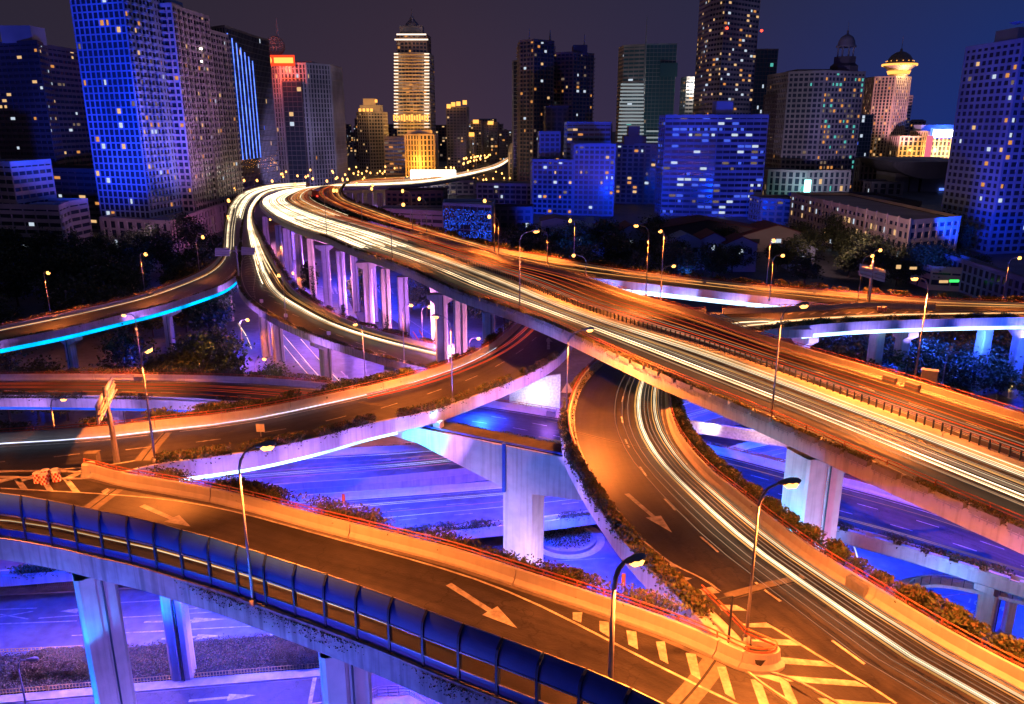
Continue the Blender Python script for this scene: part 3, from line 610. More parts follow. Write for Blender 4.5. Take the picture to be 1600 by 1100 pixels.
# near ramp
for tail, tip in (((222, 790), (298, 823)), ((701, 913), (808, 981))): arrow(NR, tail, tip, wid=.22, hw=.62)
d_ = dn(NR, 600, 945); vv = NR.near(561, 921)[1]
for p0, p1 in (((418, 877), (461, 889)), ((538, 914), (586, 928)), ((670, 959), (720, 977)), ((813, 1013), (870, 1037)), ((978, 1082), (1030, 1106)), ((298, 845), (340, 856))):
    a, v0 = NR.near(*p0); b, v1 = NR.near(*p1); mb = MB(); A_, B_ = NR.at(a, v0, .014), NR.at(b, v1, .014); d = (B_ - A_).normalized(); n_ = Vector((-d.y, d.x, 0)) * .12
    mb.add([A_ + n_, A_ - n_, B_ - n_, B_ + n_], [(0, 1, 2, 3)]); mb.build('lane_dash', 'paint', NR.top)
def pxline(road, pts, w=.16, name='lane_line', mat='paint', h=.013):
    ps = cr([road.at(*road.near(*q), h) for q in pts], 24); mb = MB()
    for i in range(24):
        d = ps[min(i + 1, 23)] - ps[max(i - 1, 0)]; n_ = np.array([-d[1], d[0], 0]); n_ = n_ / np.linalg.norm(n_) * w / 2; mb.v += [tuple(ps[i] + n_), tuple(ps[i] - n_)]
    for i in range(23): mb.f.append((2 * i, 2 * i + 1, 2 * i + 3, 2 * i + 2)); mb.m.append(0)
    return mb.build(name, mat, road.top)
pxline(NR, [(0, 763), (150, 771), (250, 778), (325, 789), (400, 807), (475, 829), (580, 857), (700, 890), (760, 908), (830, 938), (950, 1000), (1050, 1053), (1160, 1105)])
for a, b, c_, d_ in [((895, 957), (910, 957), (908, 973), (895, 968)), ((937, 971), (951, 972), (951, 993), (937, 986)), ((979, 986), (994, 987), (997, 1015), (982, 1007)), ((1025, 1003), (1039, 1003), (1044, 1037), (1031, 1030)), ((1072, 1022), (1087, 1022), (1095, 1062), (1080, 1054)), ((1120, 1042), (1134, 1042), (1149, 1094), (1133, 1084)), ((1173, 1062), (1188, 1062), (1205, 1110), (1187, 1103))]: poly(NR, [a, b, c_, d_], 'hatch_stripe')
xjoint(NR, (182, 764), (118, 812)); xjoint(NR, (1118, 1032), (1060, 1105)); poly(NR, [(158, 768), (168, 763), (172, 766), (163, 773)], 'hatch_stripe')
# chevrons at left gore
for a in ([(-20, 752), (20, 745), (35, 746), (-5, 756)], [(22, 750), (75, 736), (82, 739), (32, 754)], [(22, 750), (32, 748), (44, 765), (32, 764)], [(98, 748), (128, 733), (132, 737), (106, 752)], [(98, 748), (107, 747), (126, 770), (114, 769)], [(62, 748), (72, 748), (84, 767), (73, 766)]): poly(NR, a, 'chevron_stripe')
pxline(R1, [(-60, 742), (0, 738), (60, 735), (130, 731), (200, 722), (245, 712)]); quadstrip(R1, .06, .16, 5, R1.L - 5)
for x0_, y0_, x1_, y1_ in ((-8, 723, 8, 721), (84, 714, 125, 709), (196, 703, 236, 698), (306, 691, 345, 686), (412, 676, 447, 670), (509, 658, 541, 650), (595, 638, 621, 630), (667, 616, 690, 608), (727, 595, 746, 587), (774, 573, 788, 565), (806, 553, 818, 545), (831, 533, 838, 527)):
    pxline(R1, [(x0_, y0_), ((x0_ + x1_) / 2, (y0_ + y1_) / 2), (x1_, y1_)], .16, 'lane_dash')
arrow(R1, (857, 546), (857, 527), wid=.25, hw=.7); xjoint(R1, (258, 676), (222, 720)); xjoint(R1, (560, 628), (640, 641), .5); xjoint(R1, (785, 555), (845, 559), .4)
# right ramp
arrow(R2, (979, 775), (1050, 829), wid=.22, hw=.65)
for x0_, y0_, x1_, y1_ in ((985, 594, 981, 602), (974, 619, 972, 628), (971, 651, 973, 661), (977, 686, 983, 699), (1000, 729, 1010, 744), (1038, 782, 1055, 799), (1094, 840, 1122, 864), (1180, 910, 1220, 942), (1300, 1001, 1351, 1038)):
    pxline(R2, [(x0_, y0_), ((x0_ + x1_) / 2, (y0_ + y1_) / 2), (x1_, y1_)], .18, 'lane_dash')
pxline(R2, [(1000, 840), (1035, 866), (1060, 884), (1092, 905), (1122, 927), (1150, 947), (1200, 976), (1240, 998), (1287, 1030), (1345, 1062), (1400, 1097)]); quadstrip(R2, .04, .16, dn(R2, 1040, 600), R2.L - 3); pxline(R2, [(942, 570), (917, 594), (903, 619), (897, 645), (897, 670), (905, 700), (930, 750), (960, 792), (1000, 838)])
for q in [[(1037, 877), (1050, 878), (1061, 885), (1046, 885)], [(1065, 900), (1081, 900), (1092, 907), (1072, 907)], [(1087, 922), (1112, 923), (1125, 931), (1096, 930)], [(1122, 945), (1150, 946), (1167, 955), (1127, 954)], [(1157, 972), (1196, 973), (1210, 981), (1163, 980)], [(1180, 997), (1235, 1000), (1252, 1009), (1186, 1007)], [(1200, 1025), (1286, 1030), (1304, 1040), (1203, 1036)], [(1232, 1065), (1215, 1055), (1337, 1064), (1357, 1074)], [(1215, 1056), (1232, 1066), (1247, 1100), (1231, 1100)], [(1277, 1091), (1390, 1097), (1400, 1103), (1290, 1102)]]: poly(R2, q, 'hatch_stripe')
xjoint(R2, (1140, 938), (1262, 903)); xjoint(R2, (898, 675), (1030, 705), .5)
# others
for v in (.05, .95): quadstrip(L3, v, .15, 2, L3.L - 2)
dashes(L3, .62, 3, L3.L, 2.4, 4.2); dashes(L3, .34, L3.L * .55, L3.L, 2.4, 4.2)
for rd in (EN, ES):
    for v in (.05, .95): quadstrip(rd, v, .15, 2, rd.L - 2)
    for v in (.35, .65): dashes(rd, v, 3, rd.L, 2.5, 5.)
arrow(EN, (655, 716), (583, 719), wid=.2, hw=.6)
quadstrip(L1, .08, .15, 5, L1.L); quadstrip(L1, .92, .15, L1.L * .55, L1.L); dashes(L1, .6, L1.L * .45, L1.L, 2.2, 4.)
quadstrip(L2, .07, .15, 5, L2.L); quadstrip(L2, .93, .15, L2.L * .6, L2.L)
for x, y in ((404, 438), (411, 448), (417, 455), (424, 463), (434, 474), (447, 484), (462, 493), (504, 515), (531, 525), (562, 537), (597, 549)): pxline(L2, [(x - 2.5 - x * .006, y - 2), (x, y), (x + 2.5 + x * .006, y + 2)], .2, 'lane_dash')
for k in range(17):
    y = 401 + k * 3.9; hw_ = np.interp(y, [400, 415, 440, 466], [4, 9, 10, 2]); xc = np.interp(y, [400, 430, 466], [385, 388, 396])
    if y < 428: pxline(L2, [(xc - 4, y + 1.2), (xc + hw_ * .5, y - 1), (xc + hw_ + 1, y)], .35, 'chevron_stripe')
    else: pxline(L2, [(xc - hw_ * .6, y), (xc + hw_ * .3, y), (xc + hw_, y)], .35, 'chevron_stripe')
pxline(L2, [(390, 400), (396, 415), (399, 430), (397, 445), (396, 455), (399, 467)]); pxline(L1, [(383, 400), (374, 415), (362, 428), (345, 441)])
for k in range(6): pxline(L1, [(352 + k * 4.5, 438 - k * 4.4), (357 + k * 4.2, 435 - k * 4.6), (363 + k * 2.6, 430 - k * 4.6)], .35, 'chevron_stripe')
quadstrip(F1, .06, .2, F1.L * .3, F1.L); quadstrip(F2, .93, .2, 3, F2.L)
for k in range(13): x = 1230 + k * 18; pxline(F2, [(x, 491.5 - k * .1), (x + 5, 489.5 - k * .1), (x + 9, 487.8 - k * .1)], .4, 'hatch_stripe')
dashes(F1, .5, F1.L * .3, F1.L * .8, 2.5, 4.5)
# ================================================================== BARRIERS
barrier(Mf, 'A', 'orange lit concrete wall on the far edge of the main highway', dn(Mf, 640, 366) / Mf.L, 1, 14)
med = barrier(Mf, 'B', 'concrete median wall with dark glare posts down the main highway', .02, 1, 14, rail=False, prof=[(-.22, 0), (-.2, .95), (.2, .95), (.42, .3), (.45, .02)])
pp, oo = Mf.edge('B'); pm = MB(); pm.box((0, 0, .42), (.07, .16, .84)); pme = pm.mesh('glare_post', 'dark_metal'); rl = MB()
i0 = dn(Mf, 640, 385); s = Mf.L - 2; cnt = 0
while s > i0 and cnt < 300:
    p = Mf.at(s, 1.0, .94); o = link('glare_post', pme); o.location = p; tt = Mf.tan(s, 1.); o.rotation_euler.z = math.atan2(tt.y, tt.x); put(o, med); s -= .85 if s > Mf.L * .75 else 1.0; cnt += 1
rl.tube([Mf.at(i0 + (Mf.L - i0) * k / 80, 1.0, 1.72) for k in range(81)], .035, 5); rl.build('top_rail', 'rail_red', med)
barrier(Mn, 'B', 'low parapet under the planter boxes on the main highway', dn(Mn, 430, 340) / Mn.L, 1, 14, prof=[(.02, 0), (.02, .5), (.2, .5), (.2, 0)], rail=True)
barrier(L1, 'A', 'pink and violet lit wall on the outer side of the left ramp', .05, 1, 14); barrier(L2, 'A', 'pale wall between the middle ramp and the tall columns', .18, 1, 14)
barrier(R1, 'A', 'long orange concrete wall along the left sweeping ramp', 0, 1, 14); barrier(L3, 'A', 'violet lit wall along the lower ramp', 0, 1, 16)
barrier(R2, 'A', 'orange wall on the right side of the right ramp', .12, 1, 14)
dR2n = dn(R2, 985, 825) / R2.L
barrier(R2, 'B', 'curved pale wall on the inner side of the right ramp', .1, dn(R2, 905, 710) / R2.L, 12)
barrier(F1, 'A', 'orange wall on the outside of the far ramp', .12, 1, 16); barrier(EN, 'A', 'violet lit wall beyond the north expressway carriageway', 0, 1, 16, rail=False)
barrier(EN, 'B', 'narrow median wall beside the north expressway carriageway', 0, 1, 16, rail=False); barrier(ES, 'A', 'broad pink median wall between the expressway carriageways', 0, 1, 16, rail=False)
barrier(ES, 'B', 'low parapet on the near side of the blue expressway', 0, 1, 16, rail=False, prof=[(.02, 0), (.02, .55), (.3, .55), (.3, 0)])
barrier(L3, 'B', 'low planted parapet on the near side of the lower ramp', 0, 1, 16, rail=False, prof=[(.02, 0), (.02, .5), (.25, .5), (.25, 0)])
barrier(F2, 'A', 'orange wall at the start of the far right gore', 0., .55, 10)
# nose-shaped wall of the near ramp: runs from the left gore to the rounded right nose
iN0, iN1 = dn(NR, 128, 748) / NR.L, dn(NR, 1152, 1048) / NR.L
nw = barrier(NR, 'A', 'orange concrete wall of the near ramp ending in a rounded nose', iN0, iN1, 13)
c0 = NR.at(dn(NR, 1152, 1048), 0.); n0 = Vector(tuple((-NR.N)[int(iN1 * NR.n)])); t0 = NR.tan(dn(NR, 1152, 1048), 0.)
path = []; ov = []; rad = 1.25; cc = c0 + n0 * rad
for k in range(15):
    a = -math.pi / 2 + math.pi * 1.3 * k / 14; d = t0 * math.cos(a) + n0 * math.sin(a); path.append(cc + d * rad); ov.append(-d)
m_ = MB(); sweep(m_, np.array([tuple(x) for x in path]), np.array([tuple(x) for x in ov]), NJ); m_.build('nose_segment', 'barrier_concrete', nw)
m_ = MB()
rs0, rs1 = dn(R2, 1105, 945), dn(R2, 1180, 1015)
for h in (1.12, 1.38): m_.tube([Vector(x) + Vector(o_) * .45 + Vector((0, 0, h)) for x, o_ in zip(path[:10], ov[:10])] + [R2.at(rs1 + (rs0 - rs1) * k / 8, 1.04, h) for k in range(9)], .055, 5)
m_.build('pipe_rail', 'rail_red', nw)
m_ = MB(); m_.tube([cc + Vector((0, 0, -.5)), cc + Vector((0, 0, .75))], [.72, .72], 16); m_.build('nose_fill', 'soil', nw)
# left nose cap
c1 = NR.at(dn(NR, 128, 748), 0.); m_ = MB(); m_.tube([c1 + Vector((.35, .45, 0)), c1 + Vector((.35, .45, .4)), c1 + Vector((.35, .45, 1.06))], [.75, .6, .5], 14); m_.build('nose_segment', 'barrier_concrete', nw)
# grey access plates on walls
for rd, side, lst in ((L3, 'A', [(219, 591)]), (R2, 'A', [(1346, 925)]), (Mf, 'A', [(1404, 596), (1434, 607)]), (L3, 'A', [(863, 648), (555, 609)]), (L1, 'A', [(89, 501), (235, 463)])):
    for x, y in lst:
        d, v = rd.near(x, y); p = rd.at(d, 0., .5); tt = rd.tan(d, 0.); q = MB(); nn = Vector((-tt.y, tt.x, 0)); q.box(p + (nn * -.05 if nn.dot(Vector(tuple(rd.N[0]))) < 0 else nn * .05) * 2, (1.5, .5, .75), math.atan2(tt.y, tt.x)); q.build('access_plate', 'steel', [o for o in bpy.data.objects if o.name.startswith('concrete_barrier')][0] if False else rd.top)
for rd_, sd_, f0, f1 in ((NR, .012, iN0, iN1), (R1, .022, 0, 1), (R2, .018, .12, 1), (Mf, .015, .5, 1), (Mn, .02, .4, 1), (NR, .988, 0, 1)): quadstrip(rd_, sd_, .38, rd_.L * f0, rd_.L * f1 - 1, .008, 'gutter_strip', 'patch')
# planter boxes on the main highway parapet
par = thing('planter_row', 'row of concrete planter boxes hung along the near edge of the highway', 'planter', tuple(Mn.at(Mn.L * .8, 1.)))
i0 = dn(Mn, 560, 392); s = Mn.L - 3; k = 0
while s > i0:
    p = Mn.at(s, 1.0); tt = Mn.tan(s, 1.); nn = Vector((tt.y, -tt.x, 0)); rz = math.atan2(tt.y, tt.x); nn = nn if nn.dot(Vector(tuple(Mn.N[-1]))) > 0 else -nn
    q = MB(); c = p + nn * .52
    q.box(c + Vector((0, 0, .22)), (2.25, .55, .06), rz)
    q.box(c + nn * .27 + Vector((0, 0, .36)), (2.25, .07, .5), rz); q.box(c - nn * .25 + Vector((0, 0, .42)), (2.25, .06, .42), rz)
    for e in (-1, 1): q.box(c + tt * 1.1 * e + Vector((0, 0, .42)), (.06, .46, .42), rz)
    o = q.build('planter_box', 'paving', par)
    q = MB()
    for e in (-.8, -.27, .27, .8): q.box(c + tt * e + nn * .31 + Vector((0, 0, .02)), (.05, .05, .5), rz)
    q.box(c + nn * .34 + Vector((0, 0, .02)), (2.0, .04, .05), rz); q.build('bracket', 'steel', o)
    s -= 2.7; k += 1
hedge(Mn, 'B', 'scrubby plants filling the planter boxes of the highway', dn(Mn, 500, 370) / Mn.L, 1, .2, .75, .5, 190, .2, ('leaf', 'leaf_dry'), .0, .45)
# noise barrier
nb = thing('noise_barrier', 'blue noise barrier with glass panes along the near ramp', 'noise barrier', tuple(NR.at(NR.L * .4, 1.)))
pp, oo = NR.edge('B', .12); Lp = plen(pp); nbay = int(Lp / 2.25)
PRF = [(-.34 * (t_ / 9) ** 2.4, 1.95 + 1.4 * (t_ / 9)) for t_ in range(10)]
for k in range(nbay):
    a, b = k * Lp / nbay, (k + 1) * Lp / nbay; q, o_ = cutpath(pp, oo, a + .07, b - .07); q = q[[0, -1]]; o_ = o_[[0, -1]]
    pz, po = cutpath(pp, oo, a, a + .02); c = Vector(pz[0]); on = Vector(po[0])
    m_ = MB(); sweep(m_, np.array([c - Vector(tuple(NR.tan(1))) * 0 + Vector((0, 0, 0)), c + (Vector(q[1]) - Vector(q[0])).normalized() * .14]), np.array([on, on]), [(-.08, .12), (.12, .12), (.12, 1.95), (.11, 2.4), (.05, 2.85), (-.10, 3.15), (-.28, 3.42), (-.38, 3.36), (-.22, 3.05), (-.12, 2.8), (-.08, 2.4), (-.08, 1.9)]); m_.build('post', 'dark_blue', nb)
    m_ = MB(); sweep(m_, q, o_, [(.0, .14), (.06, .14), (.06, .80), (0, .80)]); m_.build('lower_panel', 'blue_panel', nb)
    m_ = MB(); sweep(m_, q, o_, [(.02, .84), (.04, .84), (.04, 1.88), (.02, 1.88)]); m_.build('pane', 'pane_glass', nb)
    m_ = MB(); sweep(m_, q, o_, [(0, .80), (.08, .80), (.08, .85), (0, .85)]); m_.build('lower_frame', 'steel', nb); m_ = MB(); sweep(m_, q, o_, [(0, 1.88), (.08, 1.88), (.08, 1.95), (0, 1.95)]); m_.build('upper_frame', 'steel', nb)
    m_ = MB(); sweep(m_, q, o_, PRF + [(x + .05, z + .02) for x, z in PRF[::-1]]); m_.build('upper_panel', 'blue_panel', nb)
    m_ = MB(); sweep(m_, q, o_, [(-.37, 3.34), (-.31, 3.34), (-.31, 3.41), (-.37, 3.41)]); m_.build('top_rail', 'steel', nb)
# pale reflective strip on the road foot of the barrier
quadstrip(NR, .945, .2, 2, NR.L - 2)
# ================================================================== PLANTING ALONG ROADS
hedge(R1, 'A', 'bushy shrubs behind the long orange wall', 0., .42, .75, 2.4, 1.3, 330, .26, ('leaf', 'leaf', 'leaf_dry'), base=.5); hedge(R1, 'A', 'bushes behind the orange wall near the highway crossing', .42, .95, .75, 2.4, 1.3, 260, .28, ('leaf', 'leaf_dry'), base=.5)
hedge(R1, 'B', 'ragged dry plants hanging over the edge of the left ramp', dn(R1, 245, 715) / R1.L, dn(R1, 870, 555) / R1.L, -1.1, .55, .8, 620, .24, ('leaf_dry', 'leaf'), .6, .0, gaps=.2, wave=.8)
hedge(NR, 'A', 'thin shrubs behind the near ramp wall', iN0 + .02, iN1 - .01, .7, 2.2, 1.4, 330, .22, ('leaf', 'leaf_dry'), .4, .45, gaps=.5, wave=2.2)
hedge(R2, 'B', 'dark plants along the inner edge of the right ramp', .14, dn(R2, 1160, 1000) / R2.L, .2, 1.5, 1.0, 640, .25, ('leaf', 'leaf_dry'), .6, .0, gaps=.2, wave=.7)
hedge(R2, 'A', 'thick dark hedge outside the right ramp wall', .14, 1, .75, 2.1, 1.35, 560, .26, ('leaf', 'leaf_dry', 'leaf'), .2, .6, gaps=.2, wave=.8)
hedge(L1, 'A', 'dark hedge strip outside the left ramp wall', .35, 1, .8, 2.0, 1.0, 60, .4, ('leaf_dry', 'leaf'), base=.7); hedge(L1, 'B', 'creepers along the near edge of the left ramp', .5, 1, -.2, .7, .3, 70, .3, ('leaf_dry', 'leaf'), .7)
hedge(L2, 'A', 'hedge outside the middle ramp wall', .2, 1, .8, 2.2, 1.0, 70, .4, ('leaf_dry', 'leaf'), base=.7); hedge(L2, 'B', 'creepers along the near edge of the middle ramp', .35, 1, -.3, .7, .45, 110, .3, ('leaf_dry', 'leaf'), .6)
hedge(L3, 'A', 'hedge outside the lower ramp wall', 0, .48, .9, 2.6, 1.1, 90, .35, ('leaf_dry', 'leaf'), base=.7); hedge(L3, 'B', 'ragged plants along the near edge of the lower ramp', 0, .48, -1.0, .5, .9, 300, .3, ('leaf_dry', 'leaf'), .6)
hedge(L3, 'B', 'plants on the near parapet of the lower ramp at right', .48, 1, -.6, .6, .9, 330, .28, ('leaf', 'leaf_dry'), .4); hedge(L3, 'A', 'thin plants on the far wall of the lower ramp at right', .48, 1, .6, 1.6, .8, 90, .28, ('leaf',))
hedge(ES, 'B', 'plants hanging over the near parapet of the expressway', 0, 1, -.5, .8, 1.0, 300, .3, ('leaf', 'leaf_dry'), .7); hedge(EN, 'A', 'plants beyond the far expressway wall', .1, .8, .8, 2, .8, 60, .35, ('leaf',))
hedge(F1, 'A', 'dark hedge outside the far ramp wall', .15, 1, .8, 2.4, 1.5, 55, .6, ('leaf_dry', 'leaf'), base=.7); hedge(F2, 'B', 'plants along the edge of the far right ramp', 0, 1, -.9, .4, .8, 110, .4, ('leaf_dry', 'leaf'), .5)
hedge(F1, 'B', 'plants along the inner edge of the far ramp', .43, .72, -.5, .4, .6, 80, .4, ('leaf',), .5); hedge(Mf, 'A', 'dark shrubs outside the far highway wall', dn(Mf, 1200, 542) / Mf.L, 1, .8, 1.8, .8, 60, .3, ('leaf_dry', 'leaf'), gaps=.6)
hedge(Mf, 'A', 'dark hedge island between the curving lanes', dn(Mf, 487, 309) / Mf.L, dn(Mf, 572, 348) / Mf.L, -.5, 2.0, 1.4, 130, .6, ('leaf_dark',)); hedge(Mn, 'A', 'low dark hedge in the gap of the curve', .1, .2, -.3, .3, .5, 20, .5, ('leaf_dark',))
hedge(NR, 'B', 'dark creepers staining the fascia below the noise barrier', .42, .95, .30, .42, .08, 60, .16, ('leaf_dark',), .9, -.1, gaps=.9, wave=3.)
# planter boxes on right lower ramp parapet
par = thing('planter_row', 'row of blue lit planter boxes on the lower ramp at right', 'planter', tuple(L3.at(L3.L * .8, 1.)))
s = L3.L - 6
while s > dn(L3, 1300, 820):
    p = L3.at(s, 1.0); tt = L3.tan(s, 1.); nn = Vector((tt.y, -tt.x, 0)); nn = nn if nn.dot(Vector(tuple(L3.N[-1]))) > 0 else -nn; q = MB(); q.box(p + nn * .85 + Vector((0, 0, .25)), (1.9, .45, .4), math.atan2(tt.y, tt.x)); q.build('planter_box', 'concrete', par); s -= 2.9
# ================================================================== PIERS
def pier(label, x, y, ztop, w=2.0, dth=1.7, rz=0., cap=None, z0=0., mat='concrete', group=None, pipe=True):
    t_ = thing('bridge_pier', label, 'pier', (x, y, z0), group); ca, sa = math.cos(rz), math.sin(rz)
    m_ = MB(); b_ = .22; hw, hd = w / 2, dth / 2
    prof = [(-hw + b_, -hd), (-.12, -hd), (-.12, -hd + .12), (.12, -hd + .12), (.12, -hd), (hw - b_, -hd), (hw, -hd + b_), (hw, hd - b_), (hw - b_, hd), (-hw + b_, hd), (-hw, hd - b_), (-hw, -hd + b_)]
    n = len(prof)
    for z in (z0, ztop):
        for a, b2 in prof: m_.v.append((x + a * ca - b2 * sa, y + a * sa + b2 * ca, z))
    m_.f = [(i, (i + 1) % n, n + (i + 1) % n, n + i) for i in range(n)]; m_.m = [0] * n; m_.build('column', mat, t_)
    if cap:
        cw, ch = cap; m_ = MB(); a = [(-cw / 2, 0), (cw / 2, 0)]
        def P_(u, v, z): return (x + u * ca - v * sa, y + u * sa + v * ca, z)
        d2 = hd + .05; z1 = ztop; m_.hexa([P_(-hw - .05, -d2, z1 - ch), P_(hw + .05, -d2, z1 - ch), P_(hw + .05, d2, z1 - ch), P_(-hw - .05, d2, z1 - ch), P_(-cw / 2, -d2, z1 - ch * .45), P_(cw / 2, -d2, z1 - ch * .45), P_(cw / 2, d2, z1 - ch * .45), P_(-cw / 2, d2, z1 - ch * .45)])
        m_.hexa([P_(-cw / 2, -d2, z1 - ch * .45), P_(cw / 2, -d2, z1 - ch * .45), P_(cw / 2, d2, z1 - ch * .45), P_(-cw / 2, d2, z1 - ch * .45), P_(-cw / 2, -d2, z1), P_(cw / 2, -d2, z1), P_(cw / 2, d2, z1), P_(-cw / 2, d2, z1)]); m_.build('cap', mat, t_)
    if pipe:
        m_ = MB(); px_, py_ = (0.0, -hd - .02); m_.tube([(x + .3 * ca - (-hd - .1) * sa, y + .3 * sa + (-hd - .1) * ca, z0), (x + .3 * ca - (-hd - .1) * sa, y + .3 * sa + (-hd - .1) * ca, ztop - .2)], .07, 5); m_.build('drain_pipe', 'dark_metal', t_)
    return t_
def topZ(px, py, off=2.3):
    z = 20.
    for _ in range(14): z = .5 * z + .5 * (zM(U(px, py, z).y) - off)
    return U(px, py, z)
VIO = (.50, .17, 1.0); BLU = (.003, .036, 1.0); CYA = (.0, .30, 1.0); PNK = (1.0, .30, .62)
posn = ['first', 'second', 'third', 'fourth', 'fifth', 'sixth', 'seventh', 'eighth', 'ninth', 'tenth', 'eleventh', 'twelfth', 'thirteenth']
for k, (x, y, w, cap) in enumerate([(413, 337, 2.4, None), (433, 350, 2.2, None), (446, 355, 2.6, None), (464, 364, 2.2, None), (483, 371, 2.0, None), (506, 381, 2.2, (5, 1.6)), (530, 391, 2.2, None), (572, 408, 2.3, (5, 1.6)), (600, 418, 2.2, None), (628, 431, 2.3, None), (688, 458, 2.3, (5, 1.7)), (718, 468, 2.3, None), (763, 487, 2.0, None)]):
    p = topZ(x, y + 2); pier(f'lilac lit viaduct column, {posn[k]} from the left under the highway', p.x, p.y + .8, p.z, w, 1.9, R(8), cap)
    if k in (4, 6, 8, 9, 7): # ivy climbing columns
        hgt = {4: 12, 6: 8, 8: 13, 9: 12, 7: 7}[k]; n = 900
        pts = np.stack([p.x + rng.normal(.2, .35, n), p.y - .3 + rng.normal(0, .25, n), hgt * rng.uniform(0, 1, n) ** 1.3], 1)
        tag(link('climbing_ivy', leaves_mesh('climbing_ivy', pts, .4, ('leaf_dark',))), f'dark ivy climbing the {posn[k]} lilac column from the left', 'ivy')
for k, (x, y, w) in enumerate([(1279, 733, 3.6)]):
    p = topZ(x, y, 2.6); pier('massive twin viaduct column lit cyan and lilac at right', p.x + .9, p.y + 3.0, p.z + .5, 4.4, 3.2, R(20), None)
for x, y, lb in ((430, 348, 'behind the first columns'), (517, 384, 'just behind the sixth column'), (545, 392, 'behind the seventh column'), (455, 358, 'behind the third column'), (640, 430, 'behind the tenth column')):
    p = topZ(x, y); q = p + Vector((4, 11, 0)); q.z = zM(q.y) - 2.4; pier('rear row viaduct column in shadow ' + lb, q.x, q.y, q.z, 2.0, 1.8, R(8))
def pier_on(road, px, py, label, w=2.0, dth=1.8, cap=None, v=.5, **k):
    d, _ = road.near(px, py); p = road.at(d, v); tt = road.tan(d); return pier(label, p.x, p.y, p.z - 2.45, w, dth, math.atan2(tt.y, tt.x) + math.pi / 2, cap, **k)
pier_on(L1, 105, 506, 'hammerhead pier under the left ramp near the picture edge', 1.9, 1.6, (7.0, 2.2)); pier_on(L1, 262, 468, 'hammerhead pier under the left ramp between the trees', 1.9, 1.6, (7.0, 2.2)); pier_on(L1, 352, 425, 'wide capped pier where the two left ramps part', 2.6, 1.8, (8., 2.)); pier_on(L1, -80, 545, 'hammerhead pier of the left ramp at the frame edge', 1.9, 1.6, (7., 2.2))
pier_on(L2, 412, 470, 'left column of the pair under the middle ramp', 2.0, 1.8, None, .8); pier_on(L2, 440, 478, 'right column of the pair under the middle ramp', 2.4, 1.8, None, .7); pier_on(L2, 500, 515, 'single capped pier under the middle ramp by the pink street', 2.2, 1.8, (6, 1.8), .6); pier_on(L2, 620, 550, 'pier under the lower end of the middle ramp', 2.2, 1.8, (6, 1.8))
pier_on(L3, 175, 612, 'pale capped pier under the lower ramp at left', 2.2, 1.8, (6.5, 2.)); pier_on(L3, 720, 660, 'pier under the lower ramp behind the great crossbeam', 2.2, 1.8, (6.5, 2.)); pier_on(L3, 1250, 770, 'pier under the lower ramp at right', 2.2, 1.8, (6.5, 2.)); pier_on(L3, 1560, 860, 'pier under the lower ramp near the right edge', 2.2, 1.8, (6.5, 2.))
for x, lb, cp in ((1372, 'left slim column under the far right ramp', None), (1415, 'capped column under the far right ramp', (6, 2.)), (1545, 'tall slim column under the far right ramp', None), (1602, 'column under the far right ramp at the frame edge', (6, 2.)), (1240, 'short capped column at the start of the far right ramp', (6, 2.))): pier_on(F2, x, 494, lb, 2.4, 2.0, cp, .75)
pier_on(F1, 1000, 436, 'column under the far ramp behind the highway', 2., 1.8, (6, 2)); pier_on(F1, 1180, 458, 'second column under the far ramp behind the highway', 2., 1.8, (6, 2))
for x_ in (545, 580, 615): q_ = U(x_, 320, 0); light('column_flood', 'POINT', (q_.x, q_.y - 16, 5), 26000, (.45, .2, 1), None, .1)
for x, lb in ((540, 'pale column at the left of the far viaduct'), (556, 'second pale column of the far viaduct'), (572, 'third pale column of the far viaduct'), (588, 'fourth pale column of the far viaduct'), (604, 'fifth pale column of the far viaduct'), (622, 'last pale column of the far viaduct')):
    pr_ = U(x, 298, 15.); pier(lb, pr_.x, U(x, 303, 12.).y, 12.6, 3.4, 3., 0, None)
def npier(px, pytop, label, w, dth, Y, rz=0.):
    p = UY(px, pytop, Y); p = Vector((p.x, p.y, 0)); o = pier(label, p.x, p.y, 23.6, w, dth, rz, None); light('column_flood', 'SPOT', (p.x - 7, p.y - 6, 9), 42000, (0, .14, 1), o, .1, (p.x, p.y, 14), R(95)); light('column_flood', 'SPOT', (p.x + 6, p.y - 6, 8), 9000, (.24, .16, 1), o, .1, (p.x + .3, p.y, 15), R(75)); return o
npier(146, 892, 'large blue lit column under the near ramp at left', 2.6, 2.3, U(150, 892, 24.2).y + 1.2, R(35)); npier(270, 925, 'lilac column standing in the shrub bed', 2.1, 1.9, U(281, 1055, 0).y, R(8)); npier(537, 1015, 'cyan lit column under the near ramp at bottom centre', 2.9, 2.2, U(545, 1015, 24.2).y + 1.4, R(20))
npier(980, 1190, 'column under the near ramp below the frame', 3., 2.2, U(980, 1190, 24.2).y + 2)
